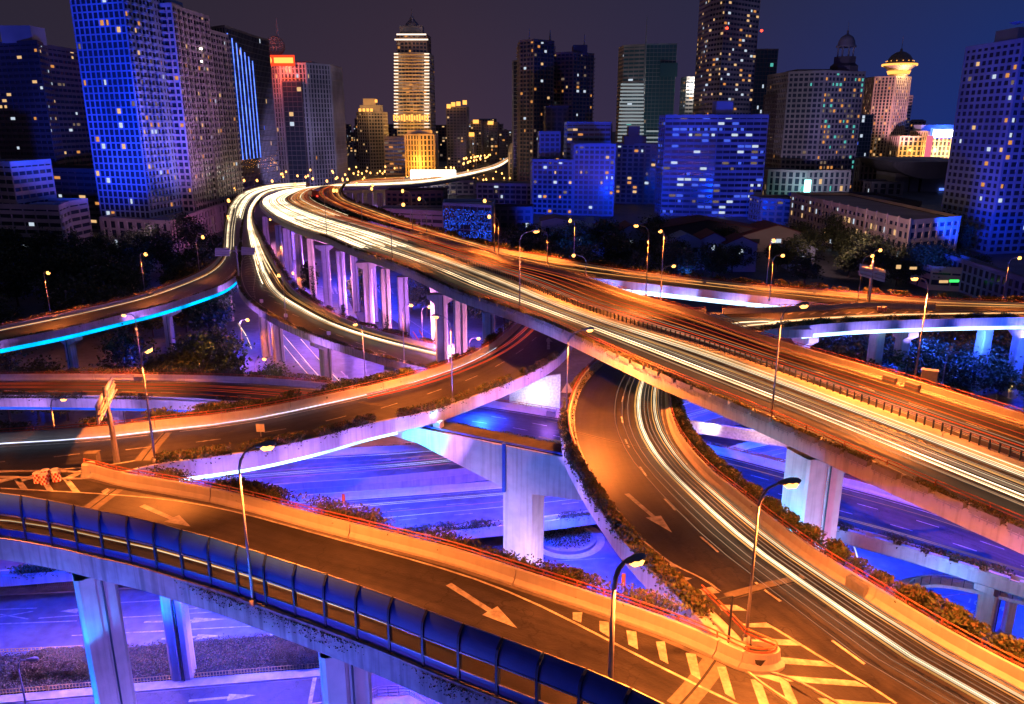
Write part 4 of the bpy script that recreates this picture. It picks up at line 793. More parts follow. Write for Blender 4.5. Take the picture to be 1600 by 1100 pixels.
# great crossbeam pier
cb = thing('crossbeam_pier', 'great pale crossbeam pier carrying both curved ramps at centre', 'pier', tuple(U(782, 880, 0)))
A_ = U(650, 668, 19.6); B_ = U(915, 722, 19.6); dv = (B_ - A_); Lb = dv.length; dv.normalize(); nv = Vector((-dv.y, dv.x, 0)); nv = nv if nv.y > 0 else -nv
cpx = U(782, 745, 17.8); t_c = (Vector((cpx.x, cpx.y, 0)) - Vector((A_.x, A_.y, 0))).dot(dv)
wd_ = 3.2
def CB(t_, n_, z): q = A_ + dv * t_ + nv * n_; return (q.x, q.y, z)
def hx(mb, t0_, t1_, zt, zb0, zb1): mb.hexa([CB(t0_, 0, zb0), CB(t1_, 0, zb1), CB(t1_, wd_, zb1), CB(t0_, wd_, zb0), CB(t0_, 0, zt), CB(t1_, 0, zt), CB(t1_, wd_, zt), CB(t0_, wd_, zt)])
m_ = MB(); zt = 19.6; hx(m_, -6, 0., zt, zt - 1.6, zt - 1.9); hx(m_, 0., t_c - 2.0, zt, zt - 1.9, zt - 5.2); hx(m_, t_c - 2.0, t_c + 2.0, zt, zt - 5.2, zt - 5.2); hx(m_, t_c + 2.0, Lb + 6, zt, zt - 5.2, zt - 3.9); m_.build('crossbeam', 'concrete', cb)
m_ = MB(); hx(m_, t_c - 1.8, t_c + 1.9, zt - 5.2, 0, 0); m_.build('column', 'concrete', cb)
m_ = MB(); m_.hexa([CB(-2, .25, zt), CB(Lb + 3, .25, zt), CB(Lb + 3, wd_ - .2, zt), CB(-2, wd_ - .2, zt), CB(-2, .25, zt + .12), CB(Lb + 3, .25, zt + .12), CB(Lb + 3, wd_ - .2, zt + .12), CB(-2, wd_ - .2, zt + .12)]); m_.build('weathered_top', 'soil', cb)
m_ = MB(); m_.tube([CB(-1, .12, zt + .35), CB(t_c - 2.3, .12, zt + .35), CB(Lb + 3, .12, zt + .35)], .1, 6); m_.tube([CB(t_c - 1.6, -.14, zt + .35), CB(t_c - 1.6, -.14, zt - 5.6)], .22, 6); m_.build('drain_pipe', 'blue_panel', cb)
for t_ in (.6, 2.0):
    m_ = MB(); m_.hexa([CB(t_, .6, zt), CB(t_ + .9, .6, zt), CB(t_ + .9, 1.6, zt), CB(t_, 1.6, zt), CB(t_, .6, zt + .9), CB(t_ + .9, .6, zt + .9), CB(t_ + .9, 1.6, zt + .9), CB(t_, 1.6, zt + .9)]); m_.build('bearing_block', 'concrete', cb)
light('flood', 'SPOT', CB(0, -6, 14), 26000, (0, .55, 1), cb, .1, CB(1.0, 0, 18.4), R(52)); light('flood', 'POINT', CB(2.3, .3, zt + 2.0), 1600, (.1, .8, 1), cb, .2)
hedge(L3, 'B', 'plants with a warm lit base above the crossbeam', .36, .50, -.4, .9, .9, 120, .3, ('leaf',), .3)
# bright lit walls
def wallpx(label, a, b, Y, zt, zb, mat='concrete', th=.4, name='retaining_wall'):
    p, q = UY(*a, Y[0]), UY(*b, Y[1]); m_ = MB(); d = (q - p); d.z = 0; d.normalize(); n_ = Vector((-d.y, d.x, 0)) * th
    m_.hexa([(p.x, p.y, zb), (q.x, q.y, zb), (q.x + n_.x, q.y + n_.y, zb), (p.x + n_.x, p.y + n_.y, zb), (p.x, p.y, p.z if zt is None else zt), (q.x, q.y, q.z if zt is None else zt), (q.x + n_.x, q.y + n_.y, q.z if zt is None else zt), (p.x + n_.x, p.y + n_.y, p.z if zt is None else zt)])
    return tag(m_.build(name, mat), label, 'wall')
wallpx('brightly lit white wall below the left ramp beside the highway crossing', (796, 596), (876, 585), (125, 125), None, 4, 'check_white')
light('flood', 'SPOT', UY(842, 628, 121.5), 1100, (.75, .8, 1.), None, .1, UY(842, 612, 125), R(150))
wallpx('glowing white retaining wall beyond the right ramp', (1055, 653), (1250, 684), (119, 111), None, 6.2, 'check_white'); light('flood', 'SPOT', UY(1110, 668, 115.5), 650, (1, .75, .72), None, .1, UY(1110, 660, 118), R(150)); light('flood', 'SPOT', UY(1190, 682, 110), 550, (1, .7, .8), None, .1, UY(1190, 672, 114), R(150))
# ================================================================== LAMPS
lamp_px('lit street lamp on the left ramp, leftmost of three', (80, 496), 14, (70, 424), (74, 427), power=5000)
lamp_px('lit street lamp on the left ramp, middle of three', (227, 460), 14, (218, 395), (225, 397), power=5000)
lamp_px('lit street lamp on the left ramp, nearest the glass tower podium', (312, 425), 14.2, (307, 369), (315, 370), power=5000)
lamp_px('lit lamp on the lower ramp, its pole crossing the left ramp', (225, 597), 12, (217, 491), (207, 491), power=9000)
lamp_px('tall pole with an unlit bulb beside the cantilever road sign', (243, 722), 26, (228, 556), (229, 550), power=9000)  # head looks dark from behind, but the lamp is switched on
lamp_px('lamp rising behind the noise barrier, lit head above the expressway', (396, 944), 26, (371, 712), (398, 698), power=9500)
lamp_px('dark backed lamp head in the foreground at bottom centre', (951, 1120), 26, (967, 895), (985, 862), power=6500, r0=.16)
lamp_px('bright lamp standing in the rounded nose of the right gore', (1165, 1003), 26.5, (1196, 768), (1228, 748), power=9000, cone=164)
lamp_px('street lamp on the right ramp wall just past the right frame edge', (1720, 1120), 26.3, (1760, 880), (1735, 872), power=9000, cone=164)  # unseen lamp, added to light the right ramp and highway fascia
lamp_px('lit lamp on the highway parapet at right of centre', (1205, 655), 27.5, (1219, 485), (1245, 464), power=17000)
lamp_px('lit lamp rising from the hedge at the crossing, above the white trails', (885, 655), 21.5, (892, 522), (918, 512), power=13000, cone=160)
lamp_px('slim lamp on the left ramp edge with a lit head', (707, 627), 21.7, (706, 500), (690, 487), power=12000)
lamp_px('lit lamp beside the middle ramp, left of the slim lamps', (571, 600), 11.5, (567, 508), (562, 505), power=7000)
lamp_px('lit lamp in front of the viaduct columns on the middle ramp', (632, 566), 11, (631, 480), (640, 475), power=7000)
lamp_px('lit lamp on the highway parapet, tall pole at centre', (812, 487), 27, (815, 366), (834, 361), power=16000)
lamp_px('lit lamp on the highway parapet, left of the patterned blue building', (613, 407), 25.9, (612, 323), (628, 318), power=12000)
lamp_px('dark lamp pole on the highway parapet near the bend', (511, 372), 24, (511, 300), (523, 297), power=9000)
lamp_px('thin lamp pole on the outer edge of the middle ramp', (447, 500), 13, (443, 434), (441, 430), power=6000)
for lb, b, z, t_, h, pw in (('lit lamp on the far ramp just right of the tall central lamp', (855, 414), 25, (856, 363), (845, 360), 9000), ('lit lamp above the blue gabled building', (897, 398), 24.5, (898, 346), (894, 344), 6000), ('short curved lamp on the inner edge of the far ramp', (915, 431), 24.3, (915, 402), (900, 398), 6000),
    ('lit lamp on the far highway wall, left of a close pair', (1009, 464), 27, (1012, 356), (998, 352), 13000), ('lit lamp right of the close pair above the far ramp', (1033, 448), 22.6, (1040, 363), (1037, 360), 6000), ('low lit lamp with the long rays behind the highway wall', (1032, 468), 24, (1035, 418), (1048, 415), 8000),
    ('lit lamp on the far ramp, left of the road sign boards', (1197, 450), 20.2, (1203, 379), (1204, 376), 6000), ('lower lit lamp on the far ramp, left of the road sign boards', (1202, 470), 20, (1210, 401), (1219, 398), 6000), ('lit lamp beside the left road sign board', (1340, 474), 18.6, (1350, 403), (1360, 399), 6000), ('lit lamp above the right road sign board', (1355, 470), 18.6, (1367, 394), (1373, 390), 6000),
    ('large bright lamp on the far highway wall at right', (1428, 600), 27.5, (1455, 440), (1438, 432), 17000), ('lit lamp at the far right edge of the picture', (1565, 474), 17.6, (1579, 405), (1589, 402), 6000),
    ('lit lamp on the far ramp above the brown low building', (667, 363), 25.6, (667, 313), (660, 308), 8000), ('lit lamp on the far ramp by the white billboard', (645, 359), 25, (645, 301), (634, 296), 8000), ('tall lit lamp left of the patterned blue building', (773, 396), 26.3, (773, 317), (762, 313), 8000), ('lower lit lamp of the pair right of the patterned building', (779, 397), 26.3, (778, 341), (768, 338), 9000), ('lit lamp among the curving orange lanes', (566, 346), 23.5, (566, 297), (580, 290), 12000)):
    lamp_px(lb, b, z, t_, h, power=pw)
lamp_px('unlit slim lamp below the far right ramp', (1472, 602), 12, (1487, 553), (1495, 551), lit=False)
for lb, t_, Y, pw in (('small lit lamp behind the long orange wall at left', (92, 624), 95, 2500), ('lit street lamp beside the ivy and the left columns', (383, 500), 175, 5000), ('lit street lamp at the foot of the yellow lit ivy', (408, 561), 140, 4000), ('lit street lamp among the trees right of the columns', (667, 480), 175, 4000), ('lit street lamp behind the shrubs near the crossing', (743, 529), 150, 4000), ('lit lamp between the first viaduct columns', (420, 343), 330, 6000), ('lit street lamp low between the columns and middle ramp', (455, 427), 255, 9000), ('lit street lamp between the third and fourth columns', (437, 387), 300, 6000), ('lit street lamp right of the fourth column', (468, 386), 300, 6000), ('lit street lamp behind the fifth column', (476, 369), 330, 6000)):
    lamp_free(lb, t_, Y, power=pw)
light('ivy_flood', 'POINT', UY(425, 548, 150), 1500, (1, .55, .05), None, .3)
lamp_free('blue street lamp at the bottom left corner', (43, 1032), 62, power=0, lit=False, arm=1.)
lamp_px('street lamp on the near ramp just past the left frame edge', (-60, 838), 26, (-75, 620), (-50, 615), power=7000)  # unseen lamp, added to light the left end of the near ramp
lamp_px('street lamp on the near ramp below the bottom frame edge', (1150, 1290), 26, (1165, 1165), (1190, 1162), power=5000)  # out-of-view lamp added to brighten the lower end of the near ramp
# far away lamps, only their glowing heads carry
far = [(380, 75), (450, 95), (510, 125), (495, 55), (590, 65), (615, 48), (690, 60), (730, 80), (790, 55), (800, 90), (860, 105), (890, 60), (950, 50), (995, 55), (980, 125), (1065, 50), (1110, 50), (1070, 95), (1140, 70), (1157, 110), (1213, 60), (1255, 45), (1285, 60), (1325, 40), (1358, 55), (1440, 40), (1480, 45), (705, 155), (1060, 207), (1235, 148), (1372, 160), (268, 120), (180, 195), (130, 293), (122, 438), (380, 120)]
for k, (x, y) in enumerate(far):
    X_, Y_ = 330 + x / 5.5, 260 + y / 5.5; D = float(np.interp(Y_, [265, 272, 280, 290, 300, 340], [820, 700, 560, 480, 430, 340])); zb = 14 if k >= 27 else 0
    lamp_free('distant lit street lamp in the glow beyond the bend', (X_, Y_), D, zb, arm=1., power=(9000 if k >= 27 else 0), mat='sodium_far' if k < 27 else 'sodium', head=1.9, group='distant street lamps beyond the highway bend')
for k in range(34):
    t_ = k / 33; X_ = 720 + 62 * t_ + random.uniform(-3, 3); Y_ = 262 - 17 * t_ - (8 if k % 2 else 0) * (1 - t_) - 2; lamp_free('tiny lit lamp along the distant bright highway', (X_, Y_ - 4), 850 + 500 * t_, 0, 1., power=0, mat='sodium_far', head=2.4, group='tiny lamps along the distant highway')
for k in range(60):
    lamp_free('tiny street lamp in the city streets behind the bend', (random.uniform(400, 640) if k % 3 else random.uniform(690, 800), random.uniform(260, 282)), random.uniform(650, 900), 0, 1., power=0, mat='sodium_far', head=1.8, group='tiny lamps in the streets behind the bend')
# ================================================================== LIGHT TRAILS
T = {}
dA, dB = 5, Mn.L - 1; dm = dn(Mn, 600, 395)
for v, n_, sp_, mats, r in ((.15, 9, .012, ('t_white', 't_white', 't_warm'), .055), (.62, 7, .010, ('t_white_hot', 't_white', 't_warm'), .055), (.38, 5, .012, ('t_dim', 't_warm'), .04), (.26, 3, .012, ('t_dim',), .03), (.74, 4, .015, ('t_warm', 't_dim'), .03), (.50, 4, .012, ('t_dim', 't_white'), .03)):
    for k in range(n_): trail(T, Mn, v + (k - n_ / 2) * sp_ + random.uniform(-.004, .004), dA, dB, random.choice(mats), r * random.uniform(.35, .85), random.uniform(.5, .9), .002)
for k in range(40): trail(T, Mn, random.uniform(.08, .92), dA, dn(Mn, random.uniform(520, 640), 390), random.choice(['t_white', 't_white_hot', 't_warm', 't_white']), random.uniform(.04, .11), random.uniform(.5, .9), .006)
for k in range(34): trail(T, Mn, random.uniform(.06, .94), dA, dn(Mn, random.uniform(425, 500), 345), 't_white_hot', random.uniform(.06, .12), random.uniform(.5, .9), .006)
trails_done(T, 'white and yellow headlight trails streaming along the near highway lanes')
T = {}
for k in range(38): trail(T, Mf, random.uniform(.08, .92), dA, (Mf.L - 1) if k < 15 else dn(Mf, random.uniform(560, 800), 380), random.choice(['t_red', 't_red', 't_orange', 't_dim']), random.uniform(.018, .05), random.uniform(.6, 1.0), .006)
for k in range(26): trail(T, Mf, random.uniform(.05, .95), dA, dn(Mf, random.uniform(460, 560), 340), random.choice(['t_warm', 't_warm', 't_orange', 't_white']), random.uniform(.04, .09), random.uniform(.6, 1.0), .01)
trails_done(T, 'red tail light trails along the far highway lanes')
T = {}
for k in range(26): trail(T, F1, random.uniform(.1, .9), 5, dn(F1, random.uniform(600, 800), 385), random.choice(['t_orange', 't_warm', 't_red', 't_orange']), random.uniform(.03, .07), .8, .01)
for v in (.12, .16, .72): trail(T, F1, v, F1.L * .3, F1.L - 1, 't_warm', .05)
for v in (.86, .9, .8): trail(T, F2, v, 3, F2.L - 1, 't_white' if v == .86 else 't_warm', .06)
trails_done(T, 'orange light trails along the far ramp')
T = {}
for k in range(16): trail(T, L1, random.uniform(.05, .95), 3, dn(L1, 362, 330 + random.uniform(-6, 12)), random.choice(['t_white_hot', 't_white', 't_white']), random.uniform(.07, .15), .7, .01)
for v in (.12, .15, .19): trail(T, L1, v, 3, dn(L1, 352, 388), 't_white', .09)
for v, e in ((.40, .75), (.55, .70)): trail(T, L1, v, L1.L * .42, L1.L * e, 't_white', .06)
trail(T, L1, .24, L1.L * .45, L1.L - 1, 't_white', .04); trail(T, L1, .20, L1.L * .4, L1.L - 1, 't_warm', .03); trail(T, L1, .16, L1.L * .45, L1.L - 1, 't_orange', .03)
for k in range(22): v = random.uniform(.08, .55); trail(T, L2, v, 3, dn(L2, 420, 425) + random.uniform(-20, 20), random.choice(['t_white_hot', 't_white', 't_warm']), random.uniform(.05, .12), .7, .01)
for v, m__, r in ((.12, 't_warm', .04), (.17, 't_warm', .03), (.30, 't_white', .07), (.33, 't_white_hot', .07), (.36, 't_white', .06), (.40, 't_white', .05), (.44, 't_warm', .04)): trail(T, L2, v, 3, L2.L - 2, m__, r)
trails_done(T, 'white light trails on the two left ramps')
T = {}
e0 = dn(R2, 1052, 590)
for v, m__, r, w_ in ((.30, 't_white_hot', .035, 0), (.315, 't_white', .045, 0), (.335, 't_warm', .04, 0), (.12, 't_white', .045, 0), (.135, 't_white', .03, 0), (.16, 't_warm', .04, 0), (.345, 't_warm', .03, 0), (.20, 't_dim', .03, 0), (.10, 't_warm', .03, 0), (.08, 't_dim', .03, 0), (.48, 't_dim', .02, 0), (.56, 't_dim', .02, 0), (.285, 't_white', .04, 0), (.24, 't_dim', .04, 0), (.42, 't_dim', .03, 0)): trail(T, R2, v, 4, R2.L - 1, m__, r, .6)
trails_done(T, 'white and yellow light trails curving down the right ramp')
T = {}
trail(T, R1, .045, 2, R1.L * .62, 't_cool', .05, .3)
for v in (.16, .20, .30, .33): trail(T, R1, v, dn(R1, 575, 630), R1.L - 2, 't_red', .05, .7)
trails_done(T, 'red and pale light trails on the left sweeping ramp')
T = {}
for v, m__ in ((.825, 't_white'), (.815, 't_warm')): trail(T, NR, v, 2, dn(NR, 800, 1000), m__, .03, .3)
trails_done(T, 'thin pale light trail seen through the noise barrier panes')
T = {}
for rd in (EN, ES):
    for k in range(7): trail(T, rd, random.uniform(.1, .9), 2 + random.random() * 30, rd.L - random.random() * 30, random.choice(['t_cool', 't_pink', 't_dim', 't_cool']), random.uniform(.01, .024), .7)
for k in range(5): trail(T, L3, random.uniform(.3, .9), 2, L3.L * .4, 't_red', .02, .7)
for v in (.9, .87, .3): trail(T, L3, v, L3.L * .6, L3.L - 2, 't_dim', .03)
trails_done(T, 'faint pink and white light trails on the blue expressway')
def gtrail(label, lst, mat, r):
    m_ = MB()
    for pts in lst: m_.tube(cr([U(x, y, .6) for x, y in pts], 14), r, 4, cap=False)
    tag(m_.build('light_trails', mat), label, 'light trails', None, 'stuff')
gtrail('white light trails on the pink street below', [[(440, 520), (470, 555), (500, 590), (530, 620)], [(436, 530), (470, 572), (500, 605)], [(470, 530), (520, 585), (560, 625)], [(372, 505), (385, 525), (393, 545)]], 't_white', .09)
gtrail('short red light trails on the street below the columns', [[(645, 518), (653, 530), (656, 545)], [(655, 516), (662, 528), (666, 542)]], 't_red', .1)
gtrail('pale curved light streak on the lower right plaza', [[(1326, 840), (1335, 855), (1342, 880)]], 't_cool', .1)
# ================================================================== BLUE AND VIOLET UNDERLIGHTS
def under(road, fr, v, zoff, pw, col, rad=.4):
    for f in fr:
        p = road.at(road.L * f, v, zoff)
        if v > 1: light('underdeck_flood', 'SPOT', tuple(p), pw, col, None, rad, tuple(road.at(road.L * f, 1.0, -1.2)), R(105))
        else: light('underdeck_flood', 'SPOT', tuple(p), pw, col, None, rad, (p.x, p.y - .5, p.z - 5), R(160))
for k, (x, y) in enumerate([(413, 345), (446, 362), (483, 380), (520, 395), (560, 412), (600, 430), (645, 445), (688, 470), (730, 480), (790, 505)]):
    p = topZ(x, y, 6.); light('underdeck_flood', 'POINT', (p.x + 1.5, p.y - 5.0, p.z * .5 + 2), 24000, VIO if k % 3 else PNK, None, .5)
for k, (x, y) in enumerate([(440, 362), (520, 395), (600, 430), (700, 475)]):
    p = topZ(x, y, 6.); light('underdeck_flood', 'POINT', (p.x + 7, p.y + 3.0, 8), 9000, BLU, None, .5)
for x, y, z, pw, c_ in ((60, 985, 14, 15000, BLU), (230, 960, 16, 13000, BLU), (400, 985, 14, 16000, BLU), (120, 1060, 12, 9000, (.10, .06, 1)), (330, 1090, 12, 11000, BLU), (560, 1080, 12, 12000, BLU), (700, 1120, 10, 12000, BLU), (640, 980, 8, 12000, BLU),
    (900, 880, 8, 14000, BLU), (1010, 960, 8, 12000, BLU), (860, 850, 10, 2500, (.2, .1, 1)), (760, 900, 9, 9000, BLU), (650, 880, 10, 6000, BLU),
    (1340, 870, 7.5, 12000, BLU), (1450, 930, 7.5, 14000, BLU), (1540, 975, 7.5, 16000, BLU), (1600, 960, 7.5, 14000, BLU), (1650, 1020, 8, 14000, BLU), (1380, 905, 6, 4000, BLU), (500, 575, 12, 14000, (1, .25, .7)), (530, 605, 10, 9000, (1, .22, .6)), (600, 475, 14, 30000, BLU), (640, 530, 12, 22000, BLU), (560, 440, 14, 30000, BLU), (385, 540, 12, 12000, BLU), (480, 520, 12, 12000, (.5, .15, 1)), (100, 1045, 9, 5000, (.8, .35, .8)), (420, 1025, 9, 5000, (.5, .25, 1)), (250, 1035, 9, 4000, (.5, .25, 1))):
    p = U(x, y, 0); p.z = z; light('street_flood', 'SPOT', tuple(p), pw, c_, None, .5, tuple(p - Vector((0, .5, 5))), R(155))
under(EN, (.22, .36, .5, .64, .8), .5, 8.5, 46000, BLU); under(ES, (.25, .40, .55, .70, .85), .5, 8.5, 60000, BLU); under(EN, (.3, .55), 1., 8., 1500, VIO)
under(L3, (.06, .16, .26, .36), 1.6, 3.5, 1800, (.25, .2, 1)); under(L3, (.52, .6), .4, 6., 4500, BLU); under(L3, (.72, .78, .84, .90, .96), .5, 7.0, 15000, BLU); under(L3, (.74, .82, .90, .98), 1.5, -3.5, 4200, (.12, .3, 1))
under(L3, (.02, .10, .18, .26), 1.9, -3.5, 6500, (.5, .25, 1)); under(R1, (.26, .32, .38, .44, .50, .56, .62, .68), 1.75, -5., 9500, (.42, .20, 1)); under(R1, (.42, .5, .58), 1.25, -4.5, 2500, CYA)
under(NR, (.18, .28, .38, .50, .60, .70), 1.8, -7., 2600, (.20, .12, 1)); under(NR, (.22, .30, .46, .54), 1.25, -8.5, 2600, CYA)
under(L1, (.58, .66, .74, .82, .90, .98), 1.5, -4., 6500, (.45, .22, 1)); under(L2, (.56, .63, .70, .77, .84, .91, .97), 1.5, -4., 6500, (.45, .2, 1))
under(F2, (.15, .3, .45, .6, .75, .9), 1.4, -5., 7500, (.3, .22, 1)); under(F1, [F1.near(x_, 455)[0] / F1.L for x_ in (960, 1020, 1080, 1140, 1200)], 1.35, -4., 7000, (.2, .25, 1)); under(F2, (.2, .4, .6, .8), .5, -9., 9000, BLU)
under(R2, (.50, .58, .66, .74), 1.35, -5., 7000, (.38, .2, 1)); under(R2, (.35, .45), 1.4, -6, 4000, BLU)
p = topZ(1279, 733, 2.6); light('column_flood', 'SPOT', (p.x - 6, p.y - 3, 13), 30000, (0, .50, 1), None, .4, (p.x + .5, p.y + 3, 16), R(110)); light('column_flood', 'SPOT', (p.x + 3.5, p.y - 5.5, 12), 9000, (.62, .30, 1), None, .4, (p.x + 1.2, p.y + 3, 16), R(110))
light('column_flood', 'SPOT', CB(t_c - 5, -9, 8), 11000, (.20, .30, 1), None, .4, CB(t_c, 0, 12), R(95)); light('column_flood', 'SPOT', CB(t_c + 6, -3, 5), 9000, (.8, .5, 1), None, .4, CB(t_c + 1.9, 1.5, 8), R(90))
for x, y in ((660, 470), (720, 500), (780, 490)): light('tree_flood', 'POINT', tuple(U(x, y + 15, 0) + Vector((0, -6, 14))), 9000, (.02, .06, 1), None, .5)
for x, y in ((1300, 560), (1400, 590), (1480, 600), (1570, 610)): light('tree_flood', 'POINT', tuple(U(x, y + 10, 0) + Vector((0, -8, 13))), 16000, (.02, .07, 1), None, .5)
light('tree_flood', 'POINT', tuple(U(1580, 605, 3)), 900, (1, .5, .2), None, .4); light('tree_flood', 'POINT', tuple(U(325, 628, 0) + Vector((4, -5, 11))), 1500, (1, .4, .1), None, .4); light('tree_flood', 'POINT', tuple(U(355, 620, 0) + Vector((0, 0, 6))), 3000, BLU, None, .5); light('tree_flood', 'POINT', tuple(U(215, 600, 0) + Vector((0, 0, 6))), 1800, BLU, None, .5); light('tree_flood', 'POINT', tuple(U(60, 600, 0) + Vector((0, 0, 6))), 1500, BLU, None, .5)
light('podium_flood', 'POINT', tuple(U(320, 425, 6)), 14000, (.02, .08, 1), None, .5)
# ================================================================== SIGNS, CUSHIONS, SMALL THINGS
def sign_board(par, a, b, c_, d_, Y0, Y1, mat='board'):
    ps = [UY(*a, Y0), UY(*b, Y1), UY(*c_, Y1), UY(*d_, Y0)]; m_ = MB(); n_ = (ps[1] - ps[0]).cross(ps[3] - ps[0]).normalized() * .12
    m_.hexa([ps[3], ps[2], ps[2] + n_, ps[3] + n_, ps[0], ps[1], ps[1] + n_, ps[0] + n_]); o = m_.build('sign_board', mat, par)
    m_ = MB()
    for t_ in (.2, .5, .8):
        p, q = ps[0].lerp(ps[3], t_), ps[1].lerp(ps[2], t_); m_.tube([p - n_ * 1.3, q - n_ * 1.3], .08, 4)
    m_.build('stiffener', 'steel', o)
gb = U(183, 722, 26); gs = thing('road_sign', 'cantilever road sign with two boards seen from behind', 'road sign', tuple(gb)); tp = UY(167, 625, gb.y)
m_ = MB(); m_.tube([gb, (gb.x, gb.y, gb.z + 2.5), (gb.x - .15, gb.y, tp.z + 1.2)], [.26, .22, .16], 10); m_.build('pole', 'pole_grey', gs)
sign_board(gs, (163, 612), (175, 588), (180, 614), (166, 642), gb.y + .2, gb.y + 3.2); sign_board(gs, (151, 634), (161, 614), (166, 640), (155, 664), gb.y - 3., gb.y)
m_ = MB(); m_.tube([UY(154, 650, gb.y - 3.), UY(168, 630, gb.y), UY(178, 600, gb.y + 3.2)], .12, 6); m_.build('cross_arm', 'pole_grey', gs)
gb = U(373, 432, 14.4); gs = thing('road_sign', 'pair of pale road sign boards over the two left ramps', 'road sign', tuple(gb))
m_ = MB(); tp = UY(369, 388, gb.y); m_.tube([(gb.x, gb.y, gb.z), (gb.x, gb.y, tp.z + .6)], [.3, .2], 8); m_.build('pole', 'pole_grey', gs)
m_ = MB(); m_.tube([UY(340, 392, gb.y), UY(396, 392, gb.y)], .14, 6); m_.build('cross_arm', 'pole_grey', gs)
sign_board(gs, (336, 388), (359, 388), (359, 400), (336, 400), gb.y - .4, gb.y - .4); sign_board(gs, (377, 386), (398, 387), (398, 398), (377, 398), gb.y - .4, gb.y - .4)
gb = U(1358, 474, 18.6); gs = thing('road_sign', 'pair of orange lit road sign boards on the far ramp', 'road sign', tuple(gb))
m_ = MB(); m_.tube([(gb.x, gb.y, gb.z), (UY(1364, 412, gb.y).x, gb.y, UY(1364, 408, gb.y).z)], [.28, .2], 8); m_.build('pole', 'pole_grey', gs)
sign_board(gs, (1344, 412), (1363, 416), (1362, 436), (1342, 430), gb.y - .4, gb.y - .4); sign_board(gs, (1366, 417), (1384, 422), (1382, 441), (1364, 436), gb.y - .4, gb.y - .4)
for lb, px, z, cat in (('cluster of red and white checkered crash barrels on the left gore', (75, 752), 26, 0), ('orange crash barrels on the far right gore', (1378, 486), 18.4, 1)):
    c = U(*px, z); t_ = thing('crash_cushion', lb, 'crash barrels', tuple(c)); rr = .33
    for k, (dx, dy) in enumerate([(-.7, -.15), (0, -.4), (.68, .1), (-.36, .45), (.36, .55)]):
        m_ = MB(); n = 14
        for r_ in range(4):
            for j in range(n):
                a0_, a1_ = 6.283 * j / n, 6.283 * (j + 1) / n; z0_, z1_ = .2 * r_, .2 * (r_ + 1)
                m_.add([(c.x + dx + rr * math.cos(a0_), c.y + dy + rr * math.sin(a0_), z + z0_), (c.x + dx + rr * math.cos(a1_), c.y + dy + rr * math.sin(a1_), z + z0_), (c.x + dx + rr * math.cos(a1_), c.y + dy + rr * math.sin(a1_), z + z1_), (c.x + dx + rr * math.cos(a0_), c.y + dy + rr * math.sin(a0_), z + z1_)], [(0, 1, 2, 3)], (r_ + j) % 2)
        m_.lathe((c.x + dx, c.y + dy, z + .8), [(rr, 0), (rr * .9, .05), (0, .06)], 14, 1); m_.build('barrel', ('check_red', 'check_white'), t_)
# small round mirrors / reflector plates
for lb, rd, px, col_ in (('narrow red backed marker plate in the shrubs of the near ramp', None, (538, 800), 'rail_red'), ('small pointed marker plate behind the near ramp wall', None, (973, 930), 'rail_red')):
    b = U(*px, 26); t_ = thing('marker_plate', lb, 'road marker', tuple(b)); m_ = MB(); m_.tube([b + Vector((0, 0, -.5)), b + Vector((0, 0, .9))], .05, 6); m_.build('post', 'steel', t_)
    m_ = MB(); m_.hexa([b + Vector((-.13, 0, .6)), b + Vector((.13, 0, .6)), b + Vector((.13, .04, .6)), b + Vector((-.13, .04, .6)), b + Vector((-.1, 0, 1.5)), b + Vector((.12, 0, 1.5)), b + Vector((.12, .04, 1.5)), b + Vector((-.1, .04, 1.5))]); m_.build('plate', col_, t_)
b = U(886, 628, 21.3); t_ = thing('warning_sign', 'triangular road sign in the hedge at the crossing', 'road sign', tuple(b)); m_ = MB(); m_.tube([b, b + Vector((0, 0, 1.6))], .05, 6); m_.build('post', 'steel', t_); m_ = MB(); m_.add([b + Vector((-.8, 0, 1.2)), b + Vector((.8, 0, 1.2)), b + Vector((0, 0, 2.6)), b + Vector((-.8, .06, 1.2)), b + Vector((.8, .06, 1.2)), b + Vector((0, .06, 2.6))], [(0, 1, 2), (5, 4, 3), (0, 3, 4, 1), (1, 4, 5, 2), (2, 5, 3, 0)]); m_.build('plate', 'steel', t_)
# equipment cabinet and post near nose
b = U(1442, 612, 27.5) + Vector((.9, .9, 0)); t_ = thing('cabinet', 'grey metal cabinet on the far highway wall', 'cabinet', tuple(b)); m_ = MB(); m_.box(b + Vector((0, 0, 1.2)), (1.5, .8, 1.7), R(-25)); m_.build('body', 'steel', t_); m_ = MB(); m_.box(b + Vector((0, 0, 2.08)), (1.65, .95, .06), R(-25)); m_.build('roof', 'steel', t_)
b = U(100, 728, 26); t_ = thing('cabinet', 'brown box on the left gore next to the wall start', 'cabinet', tuple(U(147, 731, 26))); m_ = MB(); m_.box(U(147, 729, 26) + Vector((0, 0, .65)), (1.0, .7, 1.3)); m_.build('body', 'patch', t_)
m_ = MB(); m_.box(U(147, 729, 26) + Vector((0, 0, 1.33)), (1.1, .8, .06)); m_.build('lid', 'patch', t_)
b = U(1138, 1004, 26.4); t_ = thing('gate_post', 'dark slim post with a bracket beside the nose lamp', 'post', tuple(b)); m_ = MB(); tp = UY(1141, 932, b.y); m_.tube([b, (b.x, b.y, tp.z)], .07, 6); m_.build('post', 'dark_metal', t_); m_ = MB(); m_.tube([(b.x, b.y, tp.z), (b.x - .9, b.y, tp.z - .2)], .05, 5); m_.build('bracket', 'dark_metal', t_)
